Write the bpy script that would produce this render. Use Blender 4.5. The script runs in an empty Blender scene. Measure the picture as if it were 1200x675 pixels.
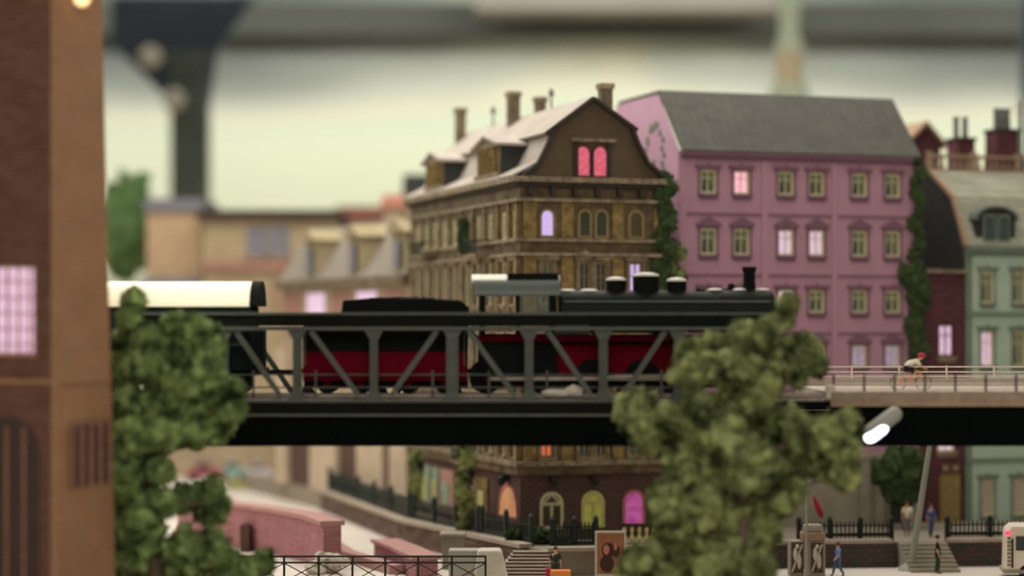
import bpy, math, random
from mathutils import Vector, Matrix, noise
R = math.radians
random.seed(7)
C = bpy.context.scene.collection
scn = bpy.context.scene
# ------------------------------------------------------------------ camera, world, light, exposure
CZ = 13.5; F = 2500.0
cd = bpy.data.cameras.new('camera'); cam = bpy.data.objects.new('camera', cd); C.objects.link(cam)
cam.location = (0, 0, CZ); cam.rotation_euler = (R(90), 0, 0)
cd.sensor_width = 36; cd.lens = F/1200*36; cd.shift_y = (385-337.5)/1200
cd.clip_start = 1; cd.clip_end = 800
cd.dof.use_dof = True; cd.dof.focus_distance = 108; cd.dof.aperture_fstop = 0.047
scn.camera = cam
scn.view_settings.view_transform = 'Standard'; scn.view_settings.look = 'None'
scn.view_settings.gamma = 1; scn.view_settings.use_curve_mapping = False
scn.view_settings.exposure = 0.3
w = bpy.data.worlds.new('world'); scn.world = w; w.use_nodes = True
w.node_tree.nodes['Background'].inputs[0].default_value = (0.80, 0.80, 0.68, 1)
w.node_tree.nodes['Background'].inputs[1].default_value = 0.36
def area(name, loc, target, sx, sy, power, col=(1, .96, .86)):
    l = bpy.data.lights.new(name, 'AREA'); l.shape = 'RECTANGLE'; l.size = sx; l.size_y = sy
    l.energy = power; l.color = col
    o = bpy.data.objects.new(name, l); C.objects.link(o); o.location = loc
    o.rotation_euler = (Vector(target)-Vector(loc)).to_track_quat('-Z', 'Y').to_euler()
    return o
area('hall_light_overhead', (-8, 142, 58), (-4, 140, 0), 64, 90, 52000, (1, .97, .88))
area('hall_light_side', (-52, 118, 34), (10, 128, 10), 26, 20, 5000, (1, .97, .93))
area('front_fill_light', (2, 18, 46), (0, 120, 4), 50, 20, 17000, (1, .94, .88))  # fill added on the camera side to lift the dark fronts
sl = bpy.data.lights.new('coach_roof_fill_spot', 'SPOT'); sl.energy = 26000; sl.spot_size = R(26); sl.spot_blend = .8; sl.shadow_soft_size = 1.2; sl.color = (1, .96, .86)  # spot added to brighten the coach roof
so = bpy.data.objects.new('coach_roof_fill_spot', sl); C.objects.link(so); so.location = (-5, 80, 36); so.rotation_euler = (Vector((-16, 98.7, 15.6))-so.location).to_track_quat('-Z', 'Y').to_euler()
area('backdrop_light', (20, 262, 60), (20, 300, 26), 230, 6, 50000, (1, .98, .93))

# ------------------------------------------------------------------ helpers
def px_at(px, py, D):
    return Vector(((px-600)/F*D, D, CZ+(385-py)/F*D))
def hit(px, ox, oy, th):          # distance along a vertical plane through (ox,oy) heading th
    k = (px-600)/F; c, s = math.cos(th), math.sin(th)
    return (k*oy-ox)/(c-k*s)
def zat(py, Y): return CZ+(385-py)/F*Y
def lin(c):
    return tuple(((v/255)/12.92 if v/255 <= .04045 else ((v/255+.055)/1.055)**2.4) for v in c)
class MB:
    def __init__(s, M=None): s.v = []; s.f = []; s.M = M
    def add(s, vs, fs):
        b = len(s.v)
        s.v += [tuple(s.M @ Vector(v)) if s.M else tuple(v) for v in vs]
        s.f += [tuple(b+i for i in f) for f in fs]; return s
    def box(s, x0, x1, y0, y1, z0, z1):
        vs = [(x, y, z) for z in (z0, z1) for y in (y0, y1) for x in (x0, x1)]
        return s.add(vs, [(0, 2, 3, 1), (4, 5, 7, 6), (0, 1, 5, 4), (2, 6, 7, 3), (0, 4, 6, 2), (1, 3, 7, 5)])
    def quad(s, *p): return s.add(p, [(0, 1, 2, 3)])
    def cyl(s, p0, p1, r0, r1=None, n=10, caps=True):
        r1 = r0 if r1 is None else r1
        p0 = Vector(p0); p1 = Vector(p1); d = (p1-p0).normalized()
        a = d.orthogonal().normalized(); b = d.cross(a)
        vs = []
        for p, r in ((p0, r0), (p1, r1)):
            for i in range(n):
                t = 2*math.pi*i/n; vs.append(p+(a*math.cos(t)+b*math.sin(t))*r)
        fs = [(i, (i+1) % n, n+(i+1) % n, n+i) for i in range(n)]
        if caps: fs += [tuple(range(n-1, -1, -1)), tuple(range(n, 2*n))]
        return s.add(vs, fs)
    def bar(s, p0, p1, w, h):       # rectangular bar, w across in the side direction, h in the other
        p0 = Vector(p0); p1 = Vector(p1); d = (p1-p0).normalized()
        up = Vector((0, 1, 0)) if abs(d.y) < .9 else Vector((0, 0, 1))
        a = d.cross(up).normalized(); b = a.cross(d)
        vs = []
        for p in (p0, p1):
            for i, j in ((-1, -1), (1, -1), (1, 1), (-1, 1)): vs.append(p+a*i*w/2+b*j*h/2)
        return s.add(vs, [(3, 2, 1, 0), (4, 5, 6, 7), (0, 1, 5, 4), (1, 2, 6, 5), (2, 3, 7, 6), (3, 0, 4, 7)])
    def lathe(s, prof, c=(0, 0, 0), n=20, axis='z'):
        vs = []; m = len(prof)
        for r, h in prof:
            for i in range(n):
                t = 2*math.pi*i/n; x, y = r*math.cos(t), r*math.sin(t)
                p = (x, y, h) if axis == 'z' else ((h, x, y) if axis == 'x' else (x, h, y))
                vs.append((c[0]+p[0], c[1]+p[1], c[2]+p[2]))
        fs = [(j*n+i, j*n+(i+1) % n, (j+1)*n+(i+1) % n, (j+1)*n+i) for j in range(m-1) for i in range(n)]
        fs += [tuple(range(n-1, -1, -1)), tuple(range((m-1)*n, m*n))]
        return s.add(vs, fs)
    def prism(s, poly, a0, a1, axis='y'):
        n = len(poly)
        def P(u, v, a): return (u, a, v) if axis == 'y' else ((a, u, v) if axis == 'x' else (u, v, a))
        vs = [P(u, v, a0) for u, v in poly]+[P(u, v, a1) for u, v in poly]
        fs = [tuple(range(n)), tuple(range(2*n-1, n-1, -1))]
        fs += [(i, n+i, n+(i+1) % n, (i+1) % n) for i in range(n)]
        return s.add(vs, fs)
    def ball(s, c, rx, ry=None, rz=None, n=12, m=8):
        ry = ry or rx; rz = rz or rx
        vs = [(c[0], c[1], c[2]-rz)]
        for j in range(1, m):
            p = -math.pi/2+math.pi*j/m
            for i in range(n):
                t = 2*math.pi*i/n
                vs.append((c[0]+rx*math.cos(p)*math.cos(t), c[1]+ry*math.cos(p)*math.sin(t), c[2]+rz*math.sin(p)))
        vs.append((c[0], c[1], c[2]+rz)); L = len(vs)-1
        fs = [(0, 1+(i+1) % n, 1+i) for i in range(n)]
        fs += [(1+j*n+i, 1+j*n+(i+1) % n, 1+(j+1)*n+(i+1) % n, 1+(j+1)*n+i) for j in range(m-2) for i in range(n)]
        fs += [(L, 1+(m-2)*n+i, 1+(m-2)*n+(i+1) % n) for i in range(n)]
        return s.add(vs, fs)
    def build(s, name, mat, parent=None, smooth=0, bevel=0, **props):
        me = bpy.data.meshes.new(name); me.from_pydata(s.v, [], s.f); me.materials.append(mat)
        o = bpy.data.objects.new(name, me); C.objects.link(o)
        if smooth:
            me.polygons.foreach_set('use_smooth', [True]*len(me.polygons))
            me.set_sharp_from_angle(angle=R(smooth))
        if bevel:
            b = o.modifiers.new('bevel', 'BEVEL'); b.width = bevel; b.segments = 2; b.limit_method = 'ANGLE'
        if parent: o.parent = parent
        for k, v in props.items(): o[k] = v
        return o
def thing(name, label, cat, loc=(0, 0, 0), rz=0, group=None):
    o = bpy.data.objects.new(name, None); C.objects.link(o); o.empty_display_size = .2
    o.location = loc; o.rotation_euler = (0, 0, rz); o['label'] = label; o['category'] = cat
    if group: o['group'] = group
    return o
def tag(o, label, cat, group=None):
    o['label'] = label; o['category'] = cat
    if group: o['group'] = group
    return o
def copy_tree(o, parent=None):
    c = o.copy(); C.objects.link(c); c.parent = parent
    for ch in o.children: copy_tree(ch, c)
    return c

# ------------------------------------------------------------------ materials
def mat(name, rgb, rough=.8, var=.18, scale=.8, metal=0, bump=0, dark=None, spec=.3, gain=1.0, coat=0, lo_=.3, hi_=.7):
    m = bpy.data.materials.new(name); m.use_nodes = True; nt = m.node_tree; b = nt.nodes['Principled BSDF']
    c = [min(1, v*gain) for v in lin(rgb)]
    b.inputs['Roughness'].default_value = rough; b.inputs['Metallic'].default_value = metal
    b.inputs['Specular IOR Level'].default_value = spec; b.inputs['Coat Weight'].default_value = coat
    tc = nt.nodes.new('ShaderNodeTexCoord'); n = nt.nodes.new('ShaderNodeTexNoise')
    n.inputs['Scale'].default_value = scale; n.inputs['Detail'].default_value = 5; n.inputs['Roughness'].default_value = .65
    nt.links.new(tc.outputs['Object'], n.inputs['Vector'])
    r = nt.nodes.new('ShaderNodeValToRGB'); nt.links.new(n.outputs['Fac'], r.inputs[0])
    r.color_ramp.elements[0].position = lo_; r.color_ramp.elements[1].position = hi_
    d = [v*(1-var) for v in c] if dark is None else [v*gain for v in lin(dark)]
    r.color_ramp.elements[0].color = (*d, 1); r.color_ramp.elements[1].color = (*[min(1, v*(1+var*.6)) for v in c], 1)
    nt.links.new(r.outputs[0], b.inputs['Base Color'])
    if bump:
        bp = nt.nodes.new('ShaderNodeBump'); bp.inputs['Strength'].default_value = bump; bp.inputs['Distance'].default_value = .1
        nt.links.new(n.outputs['Fac'], bp.inputs['Height']); nt.links.new(bp.outputs[0], b.inputs['Normal'])
    return m
def brick(name, rgb, mortar, scale=1.0, bw=.5, bh=.22, rgb2=None, gain=1.0, flat=False, msize=.03):
    m = bpy.data.materials.new(name); m.use_nodes = True; nt = m.node_tree; b = nt.nodes['Principled BSDF']
    b.inputs['Roughness'].default_value = .85; b.inputs['Specular IOR Level'].default_value = .2
    tc = nt.nodes.new('ShaderNodeTexCoord'); sp = nt.nodes.new('ShaderNodeSeparateXYZ'); ad = nt.nodes.new('ShaderNodeMath')
    cb = nt.nodes.new('ShaderNodeCombineXYZ'); br = nt.nodes.new('ShaderNodeTexBrick')
    nt.links.new(tc.outputs['Object'], sp.inputs[0]); nt.links.new(sp.outputs[0], ad.inputs[0]); nt.links.new(sp.outputs[1], ad.inputs[1])
    if flat:
        nt.links.new(sp.outputs[0], cb.inputs[0]); nt.links.new(sp.outputs[1], cb.inputs[1])
    else:
        nt.links.new(ad.outputs[0], cb.inputs[0]); nt.links.new(sp.outputs[2], cb.inputs[1])
    nt.links.new(cb.outputs[0], br.inputs['Vector'])
    g = lambda c: (*[min(1, v*gain) for v in lin(c)], 1)
    br.inputs['Color1'].default_value = g(rgb); br.inputs['Color2'].default_value = g(rgb2 or [v*.8 for v in rgb])
    br.inputs['Mortar'].default_value = g(mortar); br.inputs['Scale'].default_value = scale
    br.inputs['Brick Width'].default_value = bw; br.inputs['Row Height'].default_value = bh; br.inputs['Mortar Size'].default_value = msize
    n = nt.nodes.new('ShaderNodeTexNoise'); n.inputs['Scale'].default_value = .6; n.inputs['Detail'].default_value = 6
    nt.links.new(tc.outputs['Object'], n.inputs['Vector'])
    mr = nt.nodes.new('ShaderNodeMapRange'); mr.inputs[3].default_value = .72; mr.inputs[4].default_value = 1.22
    nt.links.new(n.outputs['Fac'], mr.inputs[0])
    mx = nt.nodes.new('ShaderNodeVectorMath'); mx.operation = 'SCALE'
    nt.links.new(br.outputs['Color'], mx.inputs[0]); nt.links.new(mr.outputs[0], mx.inputs['Scale'])
    nt.links.new(mx.outputs[0], b.inputs['Base Color'])
    return m
def emit(name, rgb, strength=1.0, rgb2=None, scale=3.0):
    m = bpy.data.materials.new(name); m.use_nodes = True; nt = m.node_tree; b = nt.nodes['Principled BSDF']
    b.inputs['Base Color'].default_value = (*[v*.5 for v in lin(rgb)], 1); b.inputs['Roughness'].default_value = .5
    b.inputs['Emission Strength'].default_value = strength
    if rgb2:
        tc = nt.nodes.new('ShaderNodeTexCoord'); n = nt.nodes.new('ShaderNodeTexNoise'); n.inputs['Scale'].default_value = scale
        nt.links.new(tc.outputs['Object'], n.inputs['Vector']); r = nt.nodes.new('ShaderNodeValToRGB')
        r.color_ramp.elements[0].position = .35; r.color_ramp.elements[1].position = .6
        r.color_ramp.elements[0].color = (*lin(rgb2), 1); r.color_ramp.elements[1].color = (*lin(rgb), 1)
        nt.links.new(n.outputs['Fac'], r.inputs[0]); nt.links.new(r.outputs[0], b.inputs['Emission Color'])
    else: b.inputs['Emission Color'].default_value = (*lin(rgb), 1)
    return m
def glass(name):
    m = bpy.data.materials.new(name); m.use_nodes = True; nt = m.node_tree
    for n in list(nt.nodes): nt.nodes.remove(n)
    o = nt.nodes.new('ShaderNodeOutputMaterial'); mx = nt.nodes.new('ShaderNodeMixShader'); t = nt.nodes.new('ShaderNodeBsdfTransparent')
    g = nt.nodes.new('ShaderNodeBsdfGlossy'); g.inputs['Roughness'].default_value = .08; t.inputs[0].default_value = (.75, .8, .75, 1)
    n = nt.nodes.new('ShaderNodeTexNoise'); n.inputs['Scale'].default_value = 3
    mr = nt.nodes.new('ShaderNodeMapRange'); mr.inputs[3].default_value = .05; mr.inputs[4].default_value = .13
    nt.links.new(n.outputs['Fac'], mr.inputs[0]); nt.links.new(mr.outputs[0], mx.inputs[0])
    nt.links.new(t.outputs[0], mx.inputs[1]); nt.links.new(g.outputs[0], mx.inputs[2]); nt.links.new(mx.outputs[0], o.inputs[0])
    return m
M = {}
M['pink_wall'] = mat('pink plaster', (173, 129, 144), var=.08, scale=.5)
M['pink_gable'] = mat('pink plaster in lit tone', (182, 143, 162), var=.1, scale=.4)  # paler than the front wall, standing for light from the left
M['pink_trim'] = mat('dull mauve trim', (118, 84, 98), var=.1)
M['slate'] = brick('grey slate roofing', (91, 89, 82), (72, 70, 64), bw=.6, bh=.28, rgb2=(84, 81, 75), msize=.03)
M['slate_light'] = brick('pale slate roofing', (174, 163, 152), (146, 136, 126), bw=.6, bh=.35, rgb2=(164, 153, 143), msize=.02)
M['slate_far'] = mat('taupe grey roofing', (132, 122, 110), var=.15); M['dormer_far'] = mat('muted yellow dormer plaster', (150, 136, 104), var=.2)
M['slate_green'] = brick('lichen grey slate roofing', (155, 153, 135), (120, 119, 103), bw=.8, bh=.5, rgb2=(143, 141, 123), msize=.03)
M['frame'] = mat('cream painted window frame', (214, 204, 160), var=.1)
M['frame_brown'] = mat('worn brown window frame', (140, 120, 80), var=.2)
M['curtain'] = mat('yellowed curtain cloth', (186, 174, 122), var=.25, scale=5)
M['glass'] = glass('window glass')
M['bottle_glass'] = mat('dark green window glass', (52, 62, 40), rough=.2, var=.3, spec=.5); M['pale_pane'] = mat('pale pinkish blind behind glass', (196, 170, 164), var=.15, scale=3); M['lit_dim'] = emit('dim lavender window', (168, 148, 176), .6, (130, 112, 140), 5); M['window_dark'] = mat('dark amber window glass', (84, 66, 34), rough=.2, var=.5, scale=1, spec=.5); M['lit_pink'] = emit('lit pink window', (238, 178, 196), .85, (226, 150, 170), 6)
M['lit_white'] = emit('lit lavender window', (212, 186, 205), .8, (190, 150, 175), 6)
M['lit_purple'] = emit('lit violet window', (190, 165, 215), .8)
M['lit_red'] = emit('lit rose window', (225, 105, 125), .6, (190, 75, 95), 4)
M['lit_orange'] = emit('lit orange window', (215, 105, 75), .6)
M['lit_amber'] = emit('lit amber window', (205, 150, 100), .5, (175, 110, 70), 2)
M['lit_yellow'] = emit('lit yellow green window', (150, 146, 62), .45, (130, 130, 40), 3)
M['lit_magenta'] = emit('lit magenta window', (180, 85, 145), .6, (150, 50, 120), 2)
M['brown_wall'] = mat('weathered umber plaster', (112, 92, 66), var=.4, scale=1.2, dark=(62, 50, 36))
M['ochre'] = mat('ochre pilaster plaster', (142, 118, 68), var=.3, scale=2, dark=(90, 72, 42))
M['stone_trim'] = mat('grimy stone moulding', (146, 130, 104), var=.35, scale=2, dark=(88, 76, 58))
M['side_wall'] = mat('tan plaster in lit tone', (118, 104, 82), var=.3, scale=1, dark=(80, 67, 49))  # lighter tan carries the light falling on the side wall
M['gable_brown'] = mat('dark brown gable plaster', (92, 76, 56), var=.15, scale=2)
M['dark_trim'] = mat('dark brown verge board', (58, 50, 42), var=.2)
M['brick_dark'] = brick('dark umber brick', (91, 64, 57), (108, 87, 77), bw=.45, bh=.17)
M['ironwork'] = mat('dark green ironwork', (34, 48, 40), rough=.6, var=.2, spec=.4)
M['fence_iron'] = mat('black ironwork', (30, 34, 30), rough=.6, var=.1)
M['steel'] = mat('grey green painted steel', (70, 74, 64), rough=.55, var=.22, scale=1.5, spec=.4)
M['steel_dark'] = mat('dark grey green steel web', (20, 23, 17), rough=.75, var=.2, spec=.05)
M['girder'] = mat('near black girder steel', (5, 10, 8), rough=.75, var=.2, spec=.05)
M['deck'] = mat('dusty timber deck', (150, 134, 110), var=.2, scale=3)
M['deck_edge'] = mat('tan concrete deck edge', (146, 128, 108), var=.25, scale=2)
M['road_deck'] = mat('pale concrete walkway', (175, 159, 145), var=.15)
M['rail_grey'] = mat('pale grey railing', (222, 204, 188), var=.2, scale=3)
M['rail_steel'] = mat('worn rail steel', (180, 165, 150), rough=.35, metal=.6, var=.2)
M['loco_black'] = mat('glossy black engine paint', (18, 20, 16), rough=.55, var=.2, spec=.12)
M['loco_dark'] = mat('matt black engine paint', (20, 22, 20), rough=.75, var=.15, spec=.05)
M['loco_grey'] = mat('grey cab steel', (88, 94, 86), rough=.4, var=.2)
M['loco_red'] = mat('crimson underframe paint', (98, 4, 22), rough=.7, var=.2, spec=.05)
M['loco_pale_highlight'] = mat('pale metal and painted highlights', (214, 208, 192), rough=.35, var=.1)  # pale metal, also painted highlights on domes, boiler and cab roof
M['coach_roof'] = mat('cream coach roof', (246, 236, 206), rough=.35, var=.04, spec=.5)
M['coach_body'] = mat('dark green coach paint', (24, 32, 28), rough=.75, var=.15, spec=.05)
M['coal'] = mat('coal', (14, 15, 14), rough=.7, var=.4, scale=5, bump=.5)
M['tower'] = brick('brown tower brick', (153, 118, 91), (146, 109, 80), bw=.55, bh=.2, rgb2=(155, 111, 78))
M['tower_shaded'] = brick('shaded brown tower brick', (152, 114, 96), (127, 89, 72), bw=.55, bh=.2, rgb2=(134, 94, 74))  # tower brick darkened in colour for the face turned from the light
M['tower_deep'] = mat('deep brown recess', (66, 50, 44), var=.2)
M['foliage'] = mat('olive green foliage fleece', (148, 156, 100), var=.15, scale=1.1, dark=(40, 48, 26), spec=.05, lo_=.38, hi_=.62)
M['foliage_left'] = mat('green foliage fleece', (138, 156, 96), var=.15, scale=1.1, dark=(36, 50, 26), spec=.05, lo_=.38, hi_=.62)
M['foliage_dark'] = mat('dark green leaves', (66, 78, 48), var=.4, scale=3, dark=(36, 50, 28), spec=.1)
M['foliage_far'] = mat('mid green leaves', (96, 122, 76), var=.4, scale=1, spec=.1)
M['bark'] = mat('grey brown bark', (96, 80, 64), var=.3, scale=4, bump=.4)
M['green_wall'] = mat('sage green plaster', (169, 184, 165), var=.1)
M['green_trim'] = mat('grey green stone trim', (112, 122, 106), var=.15)
M['maroon'] = brick('maroon brick', (95, 60, 62), (90, 47, 52), bw=.5, bh=.2)
M['fire_wall'] = mat('dark grey fire wall render', (50, 52, 48), var=.25)
M['peach'] = mat('peach brown terracotta', (158, 130, 106), var=.2, scale=2)
M['ochre_door'] = mat('ochre yellow door', (150, 124, 66), var=.2, scale=2)
M['grey_stone'] = mat('grey ashlar stone', (160, 150, 132), var=.2)
M['street'] = mat('pale beige street surface', (214, 202, 190), var=.12, scale=.25)
M['terrace'] = mat('grey beige terrace paving', (150, 138, 122), var=.15, scale=1)
M['wall_stone'] = brick('grey brown rubble stone', (122, 104, 90), (86, 76, 66), bw=.6, bh=.3, rgb2=(92, 66, 60))
M['wall_red'] = brick('dark red rubble stone', (98, 70, 71), (59, 63, 59), bw=.5, bh=.28, rgb2=(72, 75, 66))
M['coping'] = mat('pale stone coping', (176, 160, 142), var=.15, scale=2)
M['pink_brick'] = brick('rose pink brick', (183, 126, 129), (155, 107, 110), bw=.7, bh=.24, rgb2=(171, 117, 120))
M['pink_coping'] = mat('rose pink coping', (178, 134, 128), var=.12)
M['white_stone'] = mat('pale cream stone', (200, 190, 172), var=.12, scale=2)
M['concrete'] = mat('pale grey concrete', (168, 162, 150), var=.1)
M['orange_wall'] = mat('orange ochre plaster', (185, 155, 122), var=.15)
M['beige_wall'] = mat('warm beige plaster', (167, 148, 117), var=.2, scale=.5)
M['cream_wall'] = mat('pale yellow plaster', (195, 173, 148), var=.15)
M['taupe_wall'] = mat('taupe plaster', (168, 148, 122), var=.2)
M['reddish'] = mat('dull red plaster', (160, 118, 104), var=.2)
M['red_roof'] = mat('red roof tile', (176, 112, 96), var=.2)
M['lead'] = mat('blue grey lead sheet', (120, 118, 126), var=.15)
M['pole_grey'] = mat('light grey pole paint', (150, 148, 134), rough=.5, var=.1)
M['lamp_shell'] = mat('grey lamp housing', (150, 148, 136), rough=.4, var=.1)
M['lamp_glow'] = emit('glowing cool white lamp glass', (236, 240, 255), 2.2)
M['warm_glow'] = emit('glowing warm lamp glass', (255, 215, 150), 1.4)
M['red_glow'] = emit('glowing red tail lamp', (255, 40, 80), 2.2)
M['skin'] = mat('skin', (210, 160, 130), var=.05, spec=.3)
def cloth(name, rgb): return mat(name, rgb, var=.12, scale=6)
M['white_cloth'] = cloth('white cloth', (236, 226, 202)); M['black_cloth'] = cloth('black cloth', (26, 26, 28))
M['red_cloth'] = cloth('red helmet shell', (190, 50, 70)); M['blue_cloth'] = cloth('light blue cloth', (110, 140, 190))
M['jeans'] = cloth('blue jeans', (84, 100, 134)); M['green_cloth'] = cloth('dark green cloth', (44, 62, 52))
M['grey_cloth'] = cloth('grey cloth', (140, 130, 124)); M['strong_blue'] = cloth('blue jacket cloth', (70, 100, 160))
M['hair'] = mat('brown hair', (90, 62, 44), var=.2); M['orange_paint'] = mat('orange paint', (226, 130, 60), var=.1, rough=.5)
M['red_paint'] = mat('red paint', (150, 72, 82), var=.1, rough=.35); M['teal_paint'] = mat('turquoise paint', (140, 176, 164), var=.1, rough=.35)
M['lav_paint'] = mat('lavender white paint', (206, 196, 206), var=.06, rough=.35); M['tyre'] = mat('black rubber', (26, 26, 26), rough=.8)
M['car_glass'] = mat('dark car glass', (50, 54, 58), rough=.15, spec=.6); M['yellow_shrub'] = mat('yellow green leaves', (172, 164, 108), var=.3, scale=2)
M['hall_dark'] = mat('dark grey hall steel', (94, 100, 91), var=.3, scale=.3); M['hall_blue'] = mat('blue grey hall steel', (66, 72, 84), var=.2, scale=.3)
M['hall_beige'] = mat('beige of added ceiling strip', (120, 114, 104), var=.1, scale=.1)
M['copper'] = mat('verdigris copper', (222, 232, 206), var=.1); M['spire_orange'] = mat('orange lantern brick', (236, 214, 180), var=.15, scale=1)
M['van'] = mat('cream van paint', (236, 222, 202), rough=.4, var=.05); M['dull_red'] = mat('dull red awning cloth', (170, 36, 56), var=.1)
M['poster_brown'] = mat('brown poster print', (164, 112, 78), var=.2, scale=2); M['poster_dark'] = mat('dark poster figure', (70, 46, 38), var=.2)
M['poster_pink'] = mat('pink poster figure', (190, 120, 110), var=.1); M['shop_green'] = mat('pale green shop panel', (150, 164, 140), var=.2, scale=2)
M['shop_yellow'] = mat('pale yellow shop panel', (206, 196, 130), var=.1); M['shop_pink'] = mat('pink shop panel', (186, 140, 124), var=.3, scale=2)
M['antenna'] = mat('grey wire', (110, 110, 104))

M['hall_olive'] = mat('olive grey beam paint', (81, 83, 76), var=.2, scale=.05)
# sky painting on the hall's back wall: pale greenish sky, clouds with warm edges, greyer toward the top and sides
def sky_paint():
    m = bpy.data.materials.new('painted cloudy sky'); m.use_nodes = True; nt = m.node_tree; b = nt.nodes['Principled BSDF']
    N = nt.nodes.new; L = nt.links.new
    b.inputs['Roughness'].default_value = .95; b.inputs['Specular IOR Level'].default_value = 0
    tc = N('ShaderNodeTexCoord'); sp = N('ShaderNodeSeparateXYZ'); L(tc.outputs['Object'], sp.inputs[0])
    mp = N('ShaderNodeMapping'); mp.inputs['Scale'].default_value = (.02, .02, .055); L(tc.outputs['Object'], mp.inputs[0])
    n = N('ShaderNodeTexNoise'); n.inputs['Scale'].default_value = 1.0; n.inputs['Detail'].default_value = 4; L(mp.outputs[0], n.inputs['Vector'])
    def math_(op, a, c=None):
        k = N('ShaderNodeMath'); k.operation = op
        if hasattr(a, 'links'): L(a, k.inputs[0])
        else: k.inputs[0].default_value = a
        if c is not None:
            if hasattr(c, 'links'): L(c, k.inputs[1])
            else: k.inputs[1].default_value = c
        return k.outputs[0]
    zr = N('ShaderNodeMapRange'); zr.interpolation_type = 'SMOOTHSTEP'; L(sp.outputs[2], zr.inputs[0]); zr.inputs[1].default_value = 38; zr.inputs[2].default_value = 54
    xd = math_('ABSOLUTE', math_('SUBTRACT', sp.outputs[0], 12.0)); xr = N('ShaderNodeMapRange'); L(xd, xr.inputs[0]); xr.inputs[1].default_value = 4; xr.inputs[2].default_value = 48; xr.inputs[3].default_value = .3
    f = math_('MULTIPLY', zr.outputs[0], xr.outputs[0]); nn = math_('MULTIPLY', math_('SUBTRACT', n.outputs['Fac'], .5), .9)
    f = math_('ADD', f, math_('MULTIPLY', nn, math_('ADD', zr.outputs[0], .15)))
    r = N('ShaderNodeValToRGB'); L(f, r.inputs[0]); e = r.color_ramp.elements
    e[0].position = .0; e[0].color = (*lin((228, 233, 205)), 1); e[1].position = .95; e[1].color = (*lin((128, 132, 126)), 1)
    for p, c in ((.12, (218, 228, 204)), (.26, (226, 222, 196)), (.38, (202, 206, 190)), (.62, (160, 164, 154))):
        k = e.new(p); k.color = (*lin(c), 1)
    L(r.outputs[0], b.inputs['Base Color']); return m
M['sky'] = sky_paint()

# ------------------------------------------------------------------ the hall: back wall with sky, beam, ceiling, floor
def struct(name, mb, m, **k):
    o = mb.build(name, m, **k); o['kind'] = 'structure'; return o
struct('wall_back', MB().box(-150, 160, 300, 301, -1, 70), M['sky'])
struct('trim_1', MB().box(-150, 160, 292, 298, zat(42, 294), zat(8, 294)+.3), M['hall_olive'])
struct('ceiling', MB().box(-150, 160, 246, 300, 66, 67), M['hall_dark'])
band = MB(); band.box(-5, 35, 280, 288, 55.2, 58.2)  # added band, its pale colour stands for the lighter middle of the ceiling
tag(band.build('added_ceiling_band', M['hall_beige'], bevel=.6), 'beige horizontal ceiling band added for the lighter middle of the hall', 'ceiling band')
t = thing('hall_pillar', 'dark blurred hall pillar with wide bracket head, left of the brown house', 'pillar', (-39.5, 262, .3))
pb = MB(); pb.box(-2.3, 2.3, -1.4, 1.4, 0, 47); pb.box(-2.9, 2.9, -2, 2, 0, .8); pb.build('column', M['hall_dark'], t, bevel=.2)
hb = MB(); hb.prism([(-9.5, 54), (-9.5, 48), (-2.4, 41), (2.4, 41), (3.2, 47), (8, 54)], -1.2, 1.2); hb.build('bracket', M['hall_blue'], t, bevel=.2)
t = thing('hall_pillar', 'dark blue hall pillar cut off by the right edge of the photo', 'pillar', (66, 262, .3))
MB().box(-3.2, 3.2, -1.4, 1.4, 0, 55).build('column', M['hall_blue'], t, bevel=.2)
MB().box(-4.0, 4.0, -2, 2, 0, 1).build('footing', M['hall_dark'], t, bevel=.2)
for px, py, lab in ((178, 68, 'upper round spotlight on the dark hall pillar'), (205, 118, 'lower round spotlight on the dark hall pillar')):
    p = px_at(px, py, 258); t = thing('spotlight', lab, 'spotlight', p)
    MB().lathe([(.5, 1.6), (1.3, 1.0), (1.4, -.9), (1.2, -1.1)], axis='y').build('housing', M['hall_dark'], t, 40)
    MB().lathe([(1.3, -1.12), (1.0, -1.5)], axis='y').build('lens', M['white_stone'], t, 40)
    MB().bar((0, .9, 0), (.6 if px > 190 else 2.2, 2.8, 1.0), .3, .3).build('bracket', M['hall_dark'], t)
# ground
struct('floor', MB().box(-120, 120, 40, 300, -.6, .3), M['street'])
TZ = 1.65
TP = [(0.9, 115.3), (1.9, 113.8), (4.6, 114.0), (14.1, 117.5), (28.5, 119.0), (60, 121), (60, 175), (-22, 175), (-13.6, 155), (-6.2, 130)]
mb = MB(); mb.prism(TP, .1, TZ, 'z'); tag(mb.build('terrace', M['terrace']), 'raised paved terrace carrying the row of town houses', 'terrace')
def strip(points, w, z0, z1, name, m, parent=None, **k):
    mb = MB()
    for i in range(len(points)-1):
        a = Vector((*points[i], 0)); b = Vector((*points[i+1], 0)); d = (b-a).normalized()
        if i: a = a-d*.0
        b = b+d*.0
        n = Vector((-d.y, d.x, 0))*w/2
        vs = [a-n, b-n, b+n, a+n]; mb.add([(v.x, v.y, z0) for v in vs]+[(v.x, v.y, z1) for v in vs],
            [(3, 2, 1, 0), (4, 5, 6, 7), (0, 1, 5, 4), (1, 2, 6, 5), (2, 3, 7, 6), (3, 0, 4, 7)])
    return mb.build(name, m, parent, **k)
t = thing('retaining_wall', 'grey stone wall with pale coping slanting back below the green fences', 'wall', (0, 0, 0))
strip([(-13.75, 154.9), (-6.35, 129.9), (.7, 115.2)], .3, .3, TZ, 'masonry', M['wall_stone'], t)
strip([(-13.7, 154.9), (-6.3, 129.9), (.75, 115.25)], .8, TZ, TZ+.22, 'coping', M['coping'], t)
t = thing('retaining_wall', 'low dark red brick wall between the two flights of steps', 'wall', (0, 0, 0))
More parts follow.
